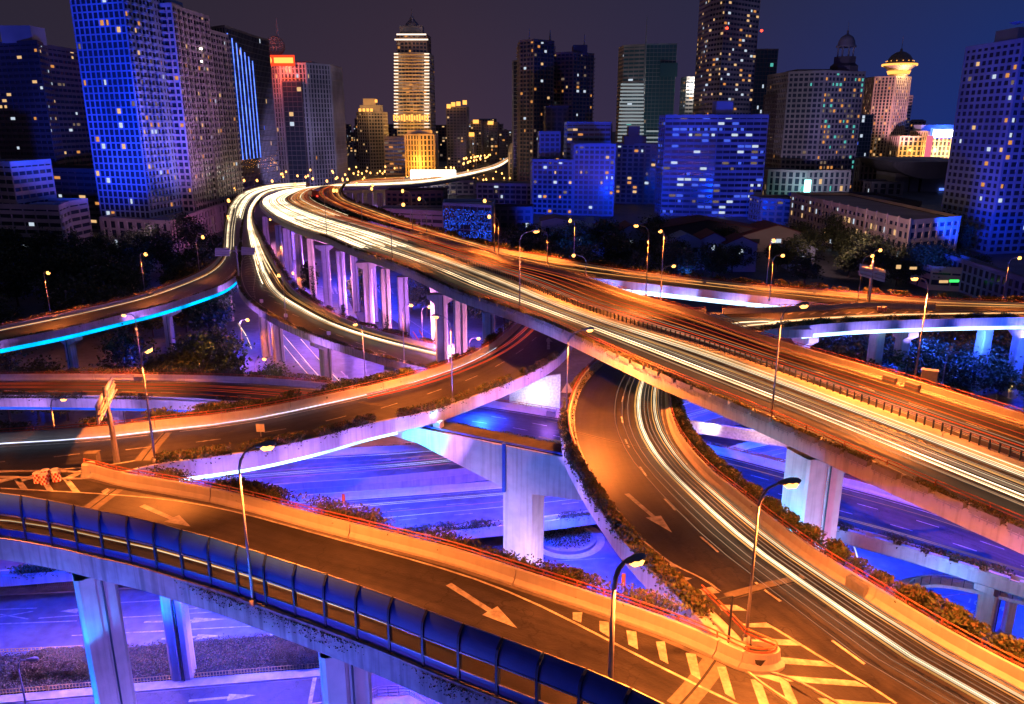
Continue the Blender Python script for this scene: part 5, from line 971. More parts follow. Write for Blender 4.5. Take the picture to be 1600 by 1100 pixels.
for lb, px, z, rd in (('small square plate on a post at the middle ramp edge', (409, 476), 13.4, 0), ('blue box on the lamp foot of the middle ramp', (447, 499), 13, 0), ('blue plate on the middle ramp edge by the second lamp', (514, 527), 12, 0), ('pale plate among the plants of the left ramp', (408, 682), 25, 0), ('small blue plate on the far ramp, left', (954, 427), 23.6, 0), ('small blue plate on the far ramp, middle', (1027, 436), 22.6, 0), ('larger blue plate on the far ramp', (1100, 447), 21.4, 0), ('small blue plate on the far ramp, right', (1179, 455), 20.2, 0), ('violet plate on the far ramp wall', (1272, 462), 19.4, 0)):
    b = U(*px, z); t_ = thing('marker_plate', lb, 'road marker', tuple(b)); m_ = MB(); m_.box(b + Vector((0, 0, .9)), (.8, .08, .8)); m_.build('plate', 'board', t_); m_ = MB(); m_.tube([b, b + Vector((0, .06, 1.2))], .05, 5); m_.build('post', 'steel', t_)
# elevated walkway with railing at lower right, staircase rails at the bottom
wk = thing('footbridge', 'curved footbridge with blue railing at lower right', 'footbridge', tuple(U(1570, 960, 0)))
pa = cr([U(1412, 930, 5), U(1425, 918, 5), U(1460, 912, 5), U(1520, 921, 5), U(1575, 934, 5), U(1640, 952, 5), U(1760, 990, 5)], 40); ou = np.zeros_like(pa); dd = np.gradient(pa, axis=0); ou[:, 0] = dd[:, 1]; ou[:, 1] = -dd[:, 0]; ou /= np.linalg.norm(ou, axis=1)[:, None]
m_ = MB(); sweep(m_, pa, ou, [(-1.6, 0), (.1, 0), (.1, -.4), (-1.6, -.4)]); m_.build('deck', 'concrete', wk)
m_ = MB(); m_.tube([(p[0], p[1], p[2] + 1.15) for p in pa], .07, 6); m_.tube([(p[0], p[1], p[2] + .6) for p in pa], .03, 5); m_.build('handrail', 'steel', wk)
for p in pa[::2]: m_ = MB(); m_.box((p[0], p[1], p[2] + .55), (.06, .06, 1.1)); m_.build('post', 'dark_metal', wk)
p = U(1578, 955, 2.5); m_ = MB(); m_.box((p.x, p.y, 2.3), (.8, .8, 4.6)); m_.build('column', 'concrete', wk)
st = thing('staircase', 'blue lit staircase rails below the near ramp', 'staircase', tuple(U(620, 1085, 0)))
pa = [U(560, 1045, 3.), U(578, 1060, 3.), U(566, 1074, 2.2), U(560, 1100, 1.2)]; pb = [U(560, 1100, 4), U(590, 1088, 4.), U(640, 1085, 4.), U(665, 1100, 4)]
for P0 in (pa, pb):
    m_ = MB()
    for h in (0, .35, .7, 1.0): m_.tube([q + Vector((0, 0, h)) for q in P0], .05, 5)
    m_.build('rail', 'steel', st)
    for a, b in zip(P0[:-1], P0[1:]):
        for k in range(3): q = a.lerp(b, k / 3); m_ = MB(); m_.box(q + Vector((0, 0, .5)), (.06, .06, 1.)); m_.build('post', 'steel', st)
m_ = MB(); m_.hexa([p - Vector((0, 0, .3)) for p in pb] + pb); m_.build('landing', 'concrete', st)
# vehicle rear glowing among the trails at the bend
b = U(490, 309, 16.2); t_ = thing('truck', 'dark box truck with red lights among the orange lanes', 'truck', tuple(b)); m_ = MB(); m_.box(b + Vector((0, 0, 2.2)), (3.2, 8, 3.4), R(25)); m_.build('cargo_box', 'rail_red', t_)
m_ = MB(); m_.box(b + Vector((-2.2, 4.8, 1.6)), (3.0, 2.2, 2.2), R(25)); m_.build('cab', 'dark_metal', t_)
for sx in (-1, 1):
    for sy in (-2.5, 3.5): m_ = MB(); m_.lathe((0, 0, 0), [(0, -.2), (.55, -.2), (.55, .2), (0, .2)], 10); o = m_.build('wheel', 'dark_metal'); o.location = b + Vector((sx * 1.4 - sy * .42, sy * .9, .5)); o.rotation_euler = (0, R(90), R(25)); put(o, t_)
for sx in (-1, 1): m_ = MB(); m_.box(b + Vector((sx * 1.3 + 1.7, -3.85, 1.2)), (.7, .15, .6), R(25)); m_.build('tail_light', 'tail_red', t_)
# ================================================================== TREES
def wood(label, n, xr, yr, s, group, k=None, avoid=None):
    c = 0; tries = 0
    while c < n and tries < n * 20:
        tries += 1; x, y = random.uniform(*xr), random.uniform(*yr)
        if avoid and avoid(x, y): continue
        p = U(x, y, 0); tree(p.x, p.y, 0, label, k, random.uniform(*s), group); c += 1
wood('dark leafy tree in the wood behind the left ramp', 88, (-60, 350), (395, 530), (1.0, 1.5), 'trees of the dark wood behind the left ramp')
wood('blue lit tree below the left ramp', 20, (-40, 355), (590, 665), (.8, 1.1), 'trees under the left ramp', avoid=lambda x, y: 470 < y < 0)
wood('dark tree in the park behind the far ramp', 80, (690, 1520), (400, 452), (1.0, 1.5), 'trees of the park behind the far ramp')
wood('dark tree between park and low houses', 26, (800, 1500), (384, 402), (1.1, 1.5), 'trees near the low houses')
wood('deep blue tree between the columns and the crossing', 22, (640, 860), (470, 540), (.9, 1.2), 'blue trees right of the columns', avoid=lambda x, y: x < 700 and y > 500)
wood('blue tree below the far right ramp', 44, (1240, 1640), (540, 640), (.8, 1.2), 'blue trees below the far right ramp')
for x, y, s_, lb in ((300, 625, 1.3, 'reddish lit bushy tree under the left ramp, left half'), (330, 640, 1.35, 'large orange lit tree beside the narrow street'), (345, 600, 1.1, 'orange tinged tree nearest the capped pier'), (565, 478, .9, 'small tree on the brown traffic island'), (430, 620, .7, 'ivy covered stump lit yellow')):
    p = U(x, y, 0); tree(p.x, p.y, 0, lb, 3, s_)
for x, y, lb in ((562, 480, 'slim dark cypress on the traffic island'), (487, 470, 'dark conical cypress at the fifth column'), (430, 480, 'dark ivy mass between the left ramps')):
    p = U(x, y, 0); t_ = tree(p.x, p.y, 0, lb, 4, 1.1, name='cypress')
# ================================================================== BUILDINGS
LITS = ('win_warm', 'win_amber', 'win_cool', 'win_blue', 'win_dim', 'win_teal', 'win_pink')
def facade(wall, glass, panes, p0, p1, z0, z1, fh, bw, style, lit, pal, single=None, inset=.35):
    """wall grid standing proud of a recessed glass plane from p0 to p1 (outside is to the right of p0->p1)"""
    d = Vector((p1[0] - p0[0], p1[1] - p0[1], 0)); L_ = d.length
    if L_ < .5: return
    d.normalize(); o = Vector((d.y, -d.x, 0)); rz = math.atan2(d.y, d.x); nf = max(1, int(round((z1 - z0) / fh))); nb_ = max(1, int(round(L_ / bw))); fh = (z1 - z0) / nf; bw = L_ / nb_
    P0 = Vector((p0[0], p0[1], 0)); 
    sph = {'grid': .38, 'band': .5, 'curtain': .12, 'balcony': .36, 'rib': .2, 'frame': .2}[style] * fh; pw = {'grid': .28, 'band': .06, 'curtain': .07, 'balcony': .2, 'rib': .38, 'frame': .17}[style] * bw
    for k in range(nf + 1):
        h_ = sph if k < nf else sph * .6; c = P0 + d * L_ / 2 - o * (inset / 2 - .02); dp = inset + (.0 if style != 'balcony' else .0)
        wall.box((c.x, c.y, z0 + k * fh + (h_ / 2 if k < nf else -h_ / 2)), (L_, dp, h_), rz)
    for k in range(nb_ + 1):
        x = min(max(k * bw, pw / 2), L_ - pw / 2); c = P0 + d * x - o * (inset / 2 - .06); ex = .25 if style == 'rib' else 0
        wall.box((c.x + o.x * ex / 2, c.y + o.y * ex / 2, (z0 + z1) / 2), (pw, inset + .08 + ex, z1 - z0), rz)
    if style == 'balcony':
        for k in range(nf):
            for j in range(0, nb_, 2):
                c = P0 + d * (j + .5) * bw + o * .6; z = z0 + k * fh + .12
                wall.box((c.x, c.y, z), (bw * .86, 1.25, .16), rz); c2 = c + o * .58; wall.box((c2.x, c2.y, z + .5), (bw * .86, .08, .95), rz)
                if random.random() < .35: c3 = c + d * bw * .7 + o * -.25; wall.box((c3.x, c3.y, z + .5), (.9, .5, .7), rz)
    ww, wh = (bw - pw) * .92, (fh - sph) * .92
    for k in range(nf):
        for j in range(nb_):
            isl = random.random() < lit * .7
            if not isl and single is None: continue
            mi = pal[random.randrange(len(pal))] if isl else None
            w_ = ww if style != 'curtain' else ww; c = P0 + d * ((j + .5) * bw) - o * (inset - .06); zc = z0 + k * fh + sph + (fh - sph) / 2
            if isl and random.random() < .3: w_ *= .5
            single_cb = single(c, zc, w_, wh, rz, mi) if single else False
            if not single_cb and isl:
                a = d * w_ / 2; panes.add([(c.x - a.x, c.y - a.y, zc - wh / 2), (c.x + a.x, c.y + a.y, zc - wh / 2), (c.x + a.x, c.y + a.y, zc + wh / 2), (c.x - a.x, c.y - a.y, zc + wh / 2)], [(0, 1, 2, 3)], LITS.index(mi))
BOXES = {}
def winbox(mat):
    if mat not in BOXES:
        m_ = MB(); m_.box((0, 0, 0), (1, .06, 1)); BOXES[mat] = m_.mesh('window', mat)
    return BOXES[mat]
def tower(label, corners, depth=None, wall='w_grey', glass='facade_glass', style='grid', fh=3.2, bw=3.6, lit=.12, pal=('win_warm', 'win_warm', 'win_cool'), z0=0., z1=None, name='building', cat='building', styles=None, singles=0, roof=True, par=None, parapet=1.2, lits=None):
    """corners: visible roof corners left to right as (photo px, py, Y); one or more faces; the rest of the box lies behind"""
    ws = [UY(*c) for c in corners]; zt = z1 if z1 is not None else max(w.z for w in ws); depth = depth or max(12, (ws[-1].x - ws[0].x) * .7)
    base = [Vector((w.x, w.y, 0)) for w in ws]; ymax = max(w.y for w in ws) + depth
    poly_ = base + [Vector((base[-1].x + depth * .05, ymax, 0)), Vector((base[0].x - depth * .05, ymax, 0))]
    c = sum(base, Vector()) / len(base); t_ = par or thing(name, label, cat, (c.x, c.y, z0))
    core = MB(); n = len(poly_); cen = sum(poly_, Vector()) / n
    ins = []
    for i in range(n):
        a, b_, c_ = poly_[i - 1], poly_[i], poly_[(i + 1) % n]; e1 = (b_ - a).normalized(); e2 = (c_ - b_).normalized(); n1 = Vector((-e1.y, e1.x, 0)); n2 = Vector((-e2.y, e2.x, 0))
        k_ = max(.35, 1 + n1.dot(n2)); ins.append(b_ + (n1 + n2) * (.38 / k_))
    core.v = [(p.x, p.y, z0) for p in ins] + [(p.x, p.y, zt - .05) for p in ins]; core.f = [(i, (i + 1) % n, n + (i + 1) % n, n + i) for i in range(n)]; core.m = [0] * n; core.build('glazing', glass, t_)
    wallm, panes = MB(), MB(); cnt = [0]
    def single(c_, zc, w_, wh, rz, mi):
        if cnt[0] >= singles: return False
        cnt[0] += 1; o = link('window', winbox(mi or glass)); o.location = (c_.x, c_.y, zc); o.scale = (w_, 1, wh); o.rotation_euler.z = rz; put(o, t_); return True
    edges = [(i, (i + 1) % n) for i in range(n)]
    for i, j in edges:
        vis = j < len(base) or (i == len(base) - 1) or j == 0 and i == n - 1
        st_ = (styles[i] if styles and i < len(styles) else style)
        if i == len(base): # back
            a, b = poly_[i], poly_[j]; d = (b - a); Lx = d.length; d.normalize(); m_c = (a + b) / 2; wallm.box((m_c.x, m_c.y - .2, (z0 + zt) / 2), (Lx, .3, zt - z0), math.atan2(d.y, d.x)); continue
        lt = lits[i] if lits and i < len(lits) else lit
        facade(wallm, None, panes, poly_[i], poly_[j], z0, zt, fh, bw, st_, lt, pal, single if singles and i < len(base) - 1 else None)
    if roof:
        wallm.v += [(p.x, p.y, zt - .3) for p in poly_]; wallm.f.append(tuple(range(len(wallm.v) - n, len(wallm.v)))); wallm.m.append(0)
        for i, j in edges:
            a, b = poly_[i], poly_[j]; d = (b - a); Lx = d.length; d.normalize(); m_c = (a + b) / 2; wallm.box((m_c.x, m_c.y, zt + parapet / 2 - .1), (Lx, .3, parapet), math.atan2(d.y, d.x))
    wallm.build('wall', wall, t_)
    if panes.v: o = panes.build('lit_windows', LITS, t_); o['kind'] = 'stuff'
    t_['zt'] = zt; return t_, ws, zt
def addbox(t_, a, b, Y, zb, dep, name='roof_block', mat='w_grey', zt=None):
    """box between pixels a (top left) and b (top right) at depth Y, from zb up"""
    p, q = UY(*a, Y), UY(*b, Y); zt = zt or p.z; m_ = MB(); m_.box(((p.x + q.x) / 2, Y + dep / 2, (zb + zt) / 2), (q.x - p.x, dep, zt - zb)); return m_.build(name, mat, t_)
def spire(t_, px, pytop, Y, zb, r=.6, name='spire', mat='steel'):
    p = UY(px, pytop, Y); m_ = MB(); m_.tube([(p.x, Y + 3, zb), (p.x, Y + 3, (zb + p.z) / 2), (p.x, Y + 3, p.z)], [r, r * .6, r * .15], 6); return m_.build(name, mat, t_)
WARM = ('win_warm', 'win_warm', 'win_amber', 'win_cool', 'win_dim'); MIX = ('win_warm', 'win_cool', 'win_dim', 'win_amber'); COOLB = ('win_cool', 'win_blue', 'win_blue', 'win_warm')
# left group
t_, ws, zt = tower('dark tower at the left edge with rounded crown and scattered lit windows', [(-30, 70, 470), (58, 70, 455), (78, 100, 480)], 35, 'w_dark', style='band', fh=3.3, bw=4.2, lit=.13, pal=MIX)
addbox(t_, (2, 60), (50, 60), 460, zt, 14, 'roof_slab', 'w_pink', zt + 9)
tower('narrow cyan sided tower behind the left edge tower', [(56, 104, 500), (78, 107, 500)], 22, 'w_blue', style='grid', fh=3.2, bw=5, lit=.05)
t_, ws, zt = tower('apartment block with yellow lit windows between the two left towers', [(78, 128, 560), (112, 126, 545), (137, 136, 570)], 26, 'w_stone', style='balcony', fh=3.2, bw=4.5, lit=.17, pal=WARM); addbox(t_, (90, 112), (120, 114), 560, zt, 12, 'roof_slab', 'w_pink')
tower('long dark low rise block with warm lit windows left of the blue tower', [(25, 264, 430), (152, 268, 410)], 20, 'w_dark', style='band', fh=3.3, bw=5.0, lit=.22, pal=WARM)
t_, ws, zt = tower('violet end wall of a low block at the left edge', [(-30, 255, 340), (16, 258, 330)], 18, 'w_pink', style='band', fh=3.3, bw=5, lit=.04)
t_, ws, zt = tower('low ribbed building with violet edges at far left', [(-40, 324, 330), (92, 325, 320), (108, 320, 338)], 14, 'w_pink', style='band', fh=3.0, bw=6, lit=.10, pal=WARM); addbox(t_, (45, 318), (82, 318), 328, zt, 6, 'roof_block', 'w_blue')
# the three residential towers
pod = tower('pinkish podium below the three residential towers', [(158, 356, 355), (267, 362, 340), (340, 322, 415)], 40, 'w_pink', style='rib', fh=5.0, bw=5.0, lit=.05, pal=WARM)[0]
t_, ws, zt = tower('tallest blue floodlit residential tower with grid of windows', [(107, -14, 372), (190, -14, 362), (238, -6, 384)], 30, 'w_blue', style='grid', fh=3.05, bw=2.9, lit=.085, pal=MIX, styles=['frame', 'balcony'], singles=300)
t_, ws, zt = tower('middle residential tower with stacked balconies', [(232, 14, 392), (268, 8, 388), (292, 26, 408)], 26, 'w_pink', style='balcony', fh=3.05, bw=3.4, lit=.09, pal=MIX); addbox(t_, (236, 2), (268, 2), 396, zt, 12, 'roof_block', 'w_pink')
t_, ws, zt = tower('right residential tower with two white light bands on top', [(277, 44, 425), (312, 42, 420), (328, 50, 440)], 24, 'w_pink', style='balcony', fh=3.05, bw=3.6, lit=.07, pal=MIX); addbox(t_, (278, 20), (310, 22), 430, zt, 14, 'roof_block', 'w_pink')
for y in (76, 96): p, q = UY(289, y, 421), UY(316, y, 419); m_ = MB(); m_.tube([p, q], .3, 5); m_.build('light_band', 'sign_white', t_)
# LED tower
t_, ws, zt = tower('dark glass tower with vertical blue light lines', [(317, 46, 560), (352, 50, 545), (395, 76, 600)], 35, 'w_dark', style='curtain', fh=3.8, bw=3.0, lit=.02, pal=COOLB)
p0_, p1_ = UY(354, 60, 541), UY(395, 80, 597)
for k in range(7):
    f_ = .06 + k * .15; p = p0_.lerp(p1_, f_); zt_ = zt - 4 - k * 2.2; zb_ = zt * .27 if k else zt * .1
    m_ = MB(); m_.box((p.x, p.y - .8, (zt_ + zb_) / 2), (.5, .5, zt_ - zb_)); m_.build('light_line', 'led_line', t_)
for k in range(9): x = 322 + k * 4; a_ = UY(x, 52 + (k % 3) * 3, 556 - k); m_ = MB(); m_.box((a_.x, a_.y - 2, a_.z - 8), (.3, .3, 9 + (k % 3) * 4)); m_.build('light_line', 'win_cool', t_)
# twin tower with red sign
t_, ws, zt = tower('twin office tower with the red lit roof sign and lattice sphere', [(398, 104, 720), (437, 100, 705), (478, 102, 705), (516, 106, 725)], 40, 'w_grey', style='rib', fh=4.0, bw=3.4, lit=.02, pal=MIX)
addbox(t_, (404, 96), (488, 96), 712, zt, 20, 'roof_block', 'w_stone'); m_ = MB(); c = UY(417.5, 94, 701); m_.lathe((0, 0, 0), [(0, -.6), (3.7, -.6), (3.7, .6), (0, .6)], 24); o = m_.build('sign_disc', 'sign_gold'); o.location = c; o.rotation_euler.x = R(90); put(o, t_)
a_, b_ = UY(428, 90, 702), UY(458, 98.5, 702); m_ = MB(); m_.box(((a_.x + b_.x) / 2, 702, (a_.z + b_.z) / 2), (b_.x - a_.x, 1.5, a_.z - b_.z)); m_.build('sign_panel', 'sign_gold', t_)
a_, b_ = UY(409, 86, 703), UY(461, 103, 703); m_ = MB(); m_.box(((a_.x + b_.x) / 2, 703.2, (a_.z + b_.z) / 2), (b_.x - a_.x, .5, a_.z - b_.z)); m_.build('sign_back', 'sign_red', t_)
cs = UY(430, 72, 716); m_ = MB()
for k in range(8):
    a0_ = math.pi * k / 8; m_.tube([cs + Vector((8 * math.cos(a0_) * math.sin(u), 8 * math.sin(a0_) * math.sin(u), 8 * math.cos(u))) for u in np.linspace(0, 2 * math.pi, 25)], .22, 4, cap=False)
for k in range(1, 7): u = math.pi * k / 7; m_.tube([cs + Vector((8 * math.sin(u) * math.cos(w_), 8 * math.sin(u) * math.sin(w_), 8 * math.cos(u))) for w_ in np.linspace(0, 2 * math.pi, 21)], .22, 4, cap=False)
m_.build('lattice_sphere', 'w_stone', t_); spire(t_, 430, 27, 713, cs.z + 6, 1.2); light('sign_glow', 'POINT', (c.x + 12, 690, c.z - 6), 60000, (1, .12, .05), t_, 3)
tower('dark recessed central wing of the twin office tower', [(440, 128, 700), (470, 128, 700)], 6, 'w_dark', style='curtain', fh=4, bw=4, lit=.03, z1=None)
tower('grey blue slab right of the twin office tower', [(500, 104, 760), (517, 108, 760)], 30, 'w_grey', style='grid', fh=4, bw=4, lit=.03)
# landmark
t_, ws, zt = tower('tall amber lit tower with white light rings and a crown', [(616, 84, 1060), (643, 84, 1050), (670, 84, 1060)], 44, 'w_cream', style='band', fh=4.6, bw=5, lit=.12, pal=('win_amber', 'win_dim'))
t2 = t_; tower('', [(619, 56, 1062), (643, 54, 1056), (667, 56, 1062)], 34, 'w_brown', style='grid', fh=4.6, bw=5, lit=.15, pal=('win_amber', 'win_dim'), z0=zt, par=t_); ztc = UY(643, 54, 1056).z
addbox(t_, (624, 40), (660, 40), 1064, ztc, 18, 'crown', 'w_stone'); spire(t_, 643, 12, 1066, ztc, 2.4); c_ = UY(643, 40, 1066); m_ = MB(); m_.lathe((c_.x, 1073, c_.z), [(9, 0), (8, 3), (4, 7), (1.5, 12), (0, 14)], 8); m_.build('crown_roof', 'w_stone', t_)
k = 0; y = 84
while y < 200:
    for x0_, x1_ in ((615.5, 622), (663, 670.5)):
        a_, b_ = UY(x0_, y, 1052), UY(x1_, y, 1052); m_ = MB(); m_.box(((a_.x + b_.x) / 2, 1053, a_.z), (b_.x - a_.x, 3, 1.0)); m_.build('light_ring', 'band_white', t_)
    a_, b_ = UY(616, y + .5, 1051), UY(670, y + .5, 1051); m_ = MB(); m_.box(((a_.x + b_.x) / 2, 1049.5, a_.z - 1), (b_.x - a_.x, .6, .7)); m_.build('amber_band', 'win_amber', t_); y += 5.2; k += 1
for x0_, x1_, y_ in ((620, 666, 54), (617, 669, 62)): a_, b_ = UY(x0_, y_, 1052), UY(x1_, y_, 1052); m_ = MB(); m_.box(((a_.x + b_.x) / 2, 1050, a_.z), (b_.x - a_.x, 1, 1.6)); m_.build('light_ring', 'band_white', t_)
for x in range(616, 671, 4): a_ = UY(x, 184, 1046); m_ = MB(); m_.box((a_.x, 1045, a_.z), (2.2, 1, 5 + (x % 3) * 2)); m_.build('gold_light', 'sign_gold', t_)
light('gold_flood', 'POINT', (UY(643, 200, 1020).x, 1015, UY(643, 196, 1020).z), 60000, (1, .5, .1), t_, 3)
t_, ws, zt = tower('gold floodlit classical block at the foot of the amber tower', [(632, 212, 860), (655, 211, 850), (679, 212, 860)], 24, 'w_cream', style='rib', fh=5.5, bw=4.2, lit=.0); addbox(t_, (636, 203), (675, 203), 858, zt, 16, 'attic', 'w_cream')
for x in (634, 641, 648, 655, 662, 669, 676):
    a_ = UY(x, 253, 846); light('gold_flood', 'POINT', (a_.x, 840, a_.z), 16000, (1, .38, .04), t_, 1.2)
light('gold_flood', 'SPOT', (UY(655, 250, 800).x, 790, 14), 260000, (1, .38, .04), t_, 2, (UY(655, 230, 850).x, 850, 50), R(40))
tower('low amber lit annex left of the gold block', [(600, 215, 900), (634, 215, 900)], 24, 'w_cream', style='band', fh=4.5, bw=5, lit=.3, pal=('win_amber', 'win_dim'))
t_, ws, zt = tower('dark long building carrying the white lit billboard', [(655, 285, 640), (742, 284, 640)], 24, 'w_stone', style='grid', fh=4, bw=5, lit=.12, pal=MIX)
a_, b_ = UY(641, 266, 620), UY(712, 282, 620); bb = thing('billboard', 'glaring white roof billboard beyond the highway bend', 'billboard', tuple((a_ + b_) / 2)); m_ = MB(); m_.box(((a_.x + b_.x) / 2, 622, (a_.z + b_.z) / 2), (b_.x - a_.x, 2, a_.z - b_.z)); m_.build('panel', 'sign_white', bb)
m_ = MB()
for k in range(6): m_.box((a_.x + (b_.x - a_.x) * k / 5, 624, b_.z / 2 + 2), (.6, .6, b_.z + 6))
m_.build('frame', 'dark_metal', bb); light('board_glow', 'POINT', ((a_.x + b_.x) / 2, 612, a_.z), 30000, (1, .9, .7), bb, 3)
t_, ws, zt = tower('dark stone tower with small lit crown left of the amber tower', [(557, 178, 1010), (575, 176, 1000), (598, 178, 1010)], 30, 'w_stone', style='grid', fh=4, bw=4, lit=.08, pal=WARM); addbox(t_, (562, 164), (594, 164), 1008, zt, 20, 'upper_stage', 'w_stone'); addbox(t_, (567, 154), (587, 154), 1012, zt, 12, 'crown', 'w_cream')
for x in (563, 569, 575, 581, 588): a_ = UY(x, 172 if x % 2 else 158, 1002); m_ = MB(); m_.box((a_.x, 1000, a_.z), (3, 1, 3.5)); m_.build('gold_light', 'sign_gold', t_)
light('gold_flood', 'POINT', (UY(577, 165, 990).x, 985, UY(577, 165, 990).z), 26000, (1, .5, .15), t_, 2)
t_, ws, zt = tower('brown tower with bright lit roof corner', [(697, 170, 1020), (729, 168, 1020)], 30, 'w_stone', style='grid', fh=3.6, bw=4, lit=.10, pal=WARM)
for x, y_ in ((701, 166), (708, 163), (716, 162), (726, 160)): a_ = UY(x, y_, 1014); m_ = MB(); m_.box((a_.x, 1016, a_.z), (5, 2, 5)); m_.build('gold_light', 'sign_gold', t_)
for lb, x0_, x1_, y_, D, wl in (('distant block with two tiny gold roof lights', 735, 752, 190, 1150, 'w_stone'), ('distant pale block with one gold roof light', 755, 778, 192, 1200, 'w_stone'), ('distant dark block beside the big tower complex', 779, 800, 205, 1100, 'w_dark'), ('distant block with gold terrace lights', 730, 742, 210, 1050, 'w_cream')):
    t_, ws, zt = tower(lb, [(x0_, y_, D), (x1_, y_, D)], 24, wl, style='grid', fh=3.6, bw=4.2, lit=.16, pal=WARM)
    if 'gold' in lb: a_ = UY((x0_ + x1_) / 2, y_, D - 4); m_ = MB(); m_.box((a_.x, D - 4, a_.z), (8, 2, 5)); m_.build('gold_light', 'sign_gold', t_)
# domed cream tower
t_, ws, zt = tower('small cream domed tower beside the dark complex', [(795, 240, 760), (812, 240, 760)], 11, 'w_cream', style='rib', fh=5, bw=3, lit=.0); c = UY(803.5, 240, 766); m_ = MB(); m_.lathe((c.x, c.y, zt), [(5.6, 0), (5.6, 4), (5, 6), (3.6, 9), (1.2, 10.5), (.3, 11), (.2, 15)], 16); m_.build('dome', 'w_stone', t_); light('gold_flood', 'POINT', (c.x, 745, 32), 9000, (1, .6, .25), t_, 1)
# dark tower complex
t_, ws, zt = tower('slim dark tower left of the tall dark complex', [(802, 98, 720), (815, 96, 720)], 18, 'w_grey', style='curtain', fh=3.6, bw=4, lit=.03)
t_, ws, zt = tower('tall dark residential tower with spires, left wing', [(812, 92, 660), (834, 88, 650), (866, 66, 665)], 28, 'w_brown', style='balcony', fh=3.2, bw=4, lit=.13, pal=MIX); spire(t_, 827, 44, 652, zt - 12, 1.1); spire(t_, 860, 45, 668, zt, 1.1); addbox(t_, (838, 64), (864, 64), 660, zt - 2, 18, 'roof_block', 'w_dark')
t_, ws, zt = tower('tall dark residential tower with spires, right wing', [(864, 84, 690), (896, 84, 682), (928, 98, 700)], 28, 'w_brown', style='balcony', fh=3.2, bw=4, lit=.12, pal=MIX); spire(t_, 914, 52, 696, zt, 1.1); addbox(t_, (896, 70), (918, 70), 690, zt - 2, 16, 'roof_block', 'w_dark')
# blue apartment blocks
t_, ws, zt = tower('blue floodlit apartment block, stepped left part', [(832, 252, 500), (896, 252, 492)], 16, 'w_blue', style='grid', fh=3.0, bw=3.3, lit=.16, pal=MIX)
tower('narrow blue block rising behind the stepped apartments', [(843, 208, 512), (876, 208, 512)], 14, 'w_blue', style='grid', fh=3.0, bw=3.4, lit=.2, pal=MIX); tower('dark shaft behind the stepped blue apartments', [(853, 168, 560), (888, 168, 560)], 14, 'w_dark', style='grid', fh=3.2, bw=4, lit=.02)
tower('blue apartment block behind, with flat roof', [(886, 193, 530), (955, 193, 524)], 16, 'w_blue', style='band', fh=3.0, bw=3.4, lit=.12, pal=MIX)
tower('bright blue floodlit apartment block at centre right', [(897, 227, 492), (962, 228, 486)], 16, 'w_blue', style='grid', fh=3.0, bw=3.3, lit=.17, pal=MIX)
t_, ws, zt = tower('dark apartment block between the two blue lit blocks', [(963, 226, 570), (1036, 228, 560)], 18, 'w_stone', style='grid', fh=3.2, bw=4, lit=.16, pal=MIX); addbox(t_, (975, 212), (1010, 212), 566, zt, 10, 'roof_block', 'w_brown'); addbox(t_, (982, 197), (1000, 197), 568, zt, 7, 'roof_block', 'w_brown')
# glass tower pair
t_, ws, zt = tower('pale banded glass tower left of the tall antenna', [(975, 72, 860), (1008, 72, 850)], 30, 'w_grey', 'facade_glass_teal', style='band', fh=4, bw=5, lit=.05, pal=('win_cool', 'win_teal')); spire(t_, 1012, 24, 850, zt * .5, 1.6, 'antenna')
y = 132
while y < 232: a_, b_ = UY(970 - (y - 130) * .06, y, 848), UY(1006, y, 846); m_ = MB(); m_.box(((a_.x + b_.x) / 2, 847, a_.z), (b_.x - a_.x, 1.2, 1.7)); m_.build('light_band', 'band_grey', t_); y += 5.5
t_, ws, zt = tower('grey green glass tower right of the tall antenna', [(1010, 70, 880), (1058, 72, 875)], 30, 'w_grey', 'facade_glass_teal', style='curtain', fh=4, bw=4, lit=.03, pal=('win_cool', 'win_teal', 'win_dim'))
a_, b_ = UY(1032, 98, 872), UY(1058, 120, 872); m_ = MB(); m_.box(((a_.x + b_.x) / 2, 873, (a_.z + b_.z) / 2), (b_.x - a_.x, 2, a_.z - b_.z)); m_.build('pale_panel', 'win_dim' if False else 'facade_glass_teal', t_)
for y in (205, 215, 222): a_, b_ = UY(1010, y, 870), UY(1040, y, 870); m_ = MB(); m_.box(((a_.x + b_.x) / 2, 870, a_.z), (b_.x - a_.x, 1.2, 1.7)); m_.build('light_band', 'band_grey', t_)
t_, ws, zt = tower('short tower with white lit top floor beside the tall dark tower', [(1073, 124, 880), (1101, 121, 880)], 24, 'w_grey', style='band', fh=4, bw=4, lit=.2, pal=MIX); a_ = UY(1086, 135, 872); light('crown_light', 'POINT', tuple(a_), 42000, (1, .9, .7), t_, 2)
t_, ws, zt = tower('tallest dark tower with many warm lit windows and red beacons', [(1112, -26, 725), (1136, -30, 705), (1190, -20, 735)], 26, 'w_grey', style='band', fh=4.0, bw=4.2, lit=.26, pal=WARM)
for x, y in ((1136, 44), (1190, 48)): a_ = UY(x, y, 700); m_ = MB(); m_.lathe(a_, [(0, -1.1), (1.1, -.6), (1.1, .6), (0, 1.1)], 10); m_.build('beacon', 'tail_red', t_)
tower('slender teal glass tower right of the tallest tower', [(1178, 78, 830), (1216, 82, 830)], 26, 'w_grey', 'facade_glass_teal', style='curtain', fh=4, bw=3.4, lit=.05, pal=('win_cool', 'win_teal'))
# blue slab
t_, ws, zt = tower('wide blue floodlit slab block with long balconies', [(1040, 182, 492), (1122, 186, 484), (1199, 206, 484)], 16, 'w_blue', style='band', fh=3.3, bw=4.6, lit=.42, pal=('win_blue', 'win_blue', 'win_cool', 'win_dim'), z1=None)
addbox(t_, (1120, 158), (1146, 158), 490, zt, 10, 'roof_block', 'w_blue')
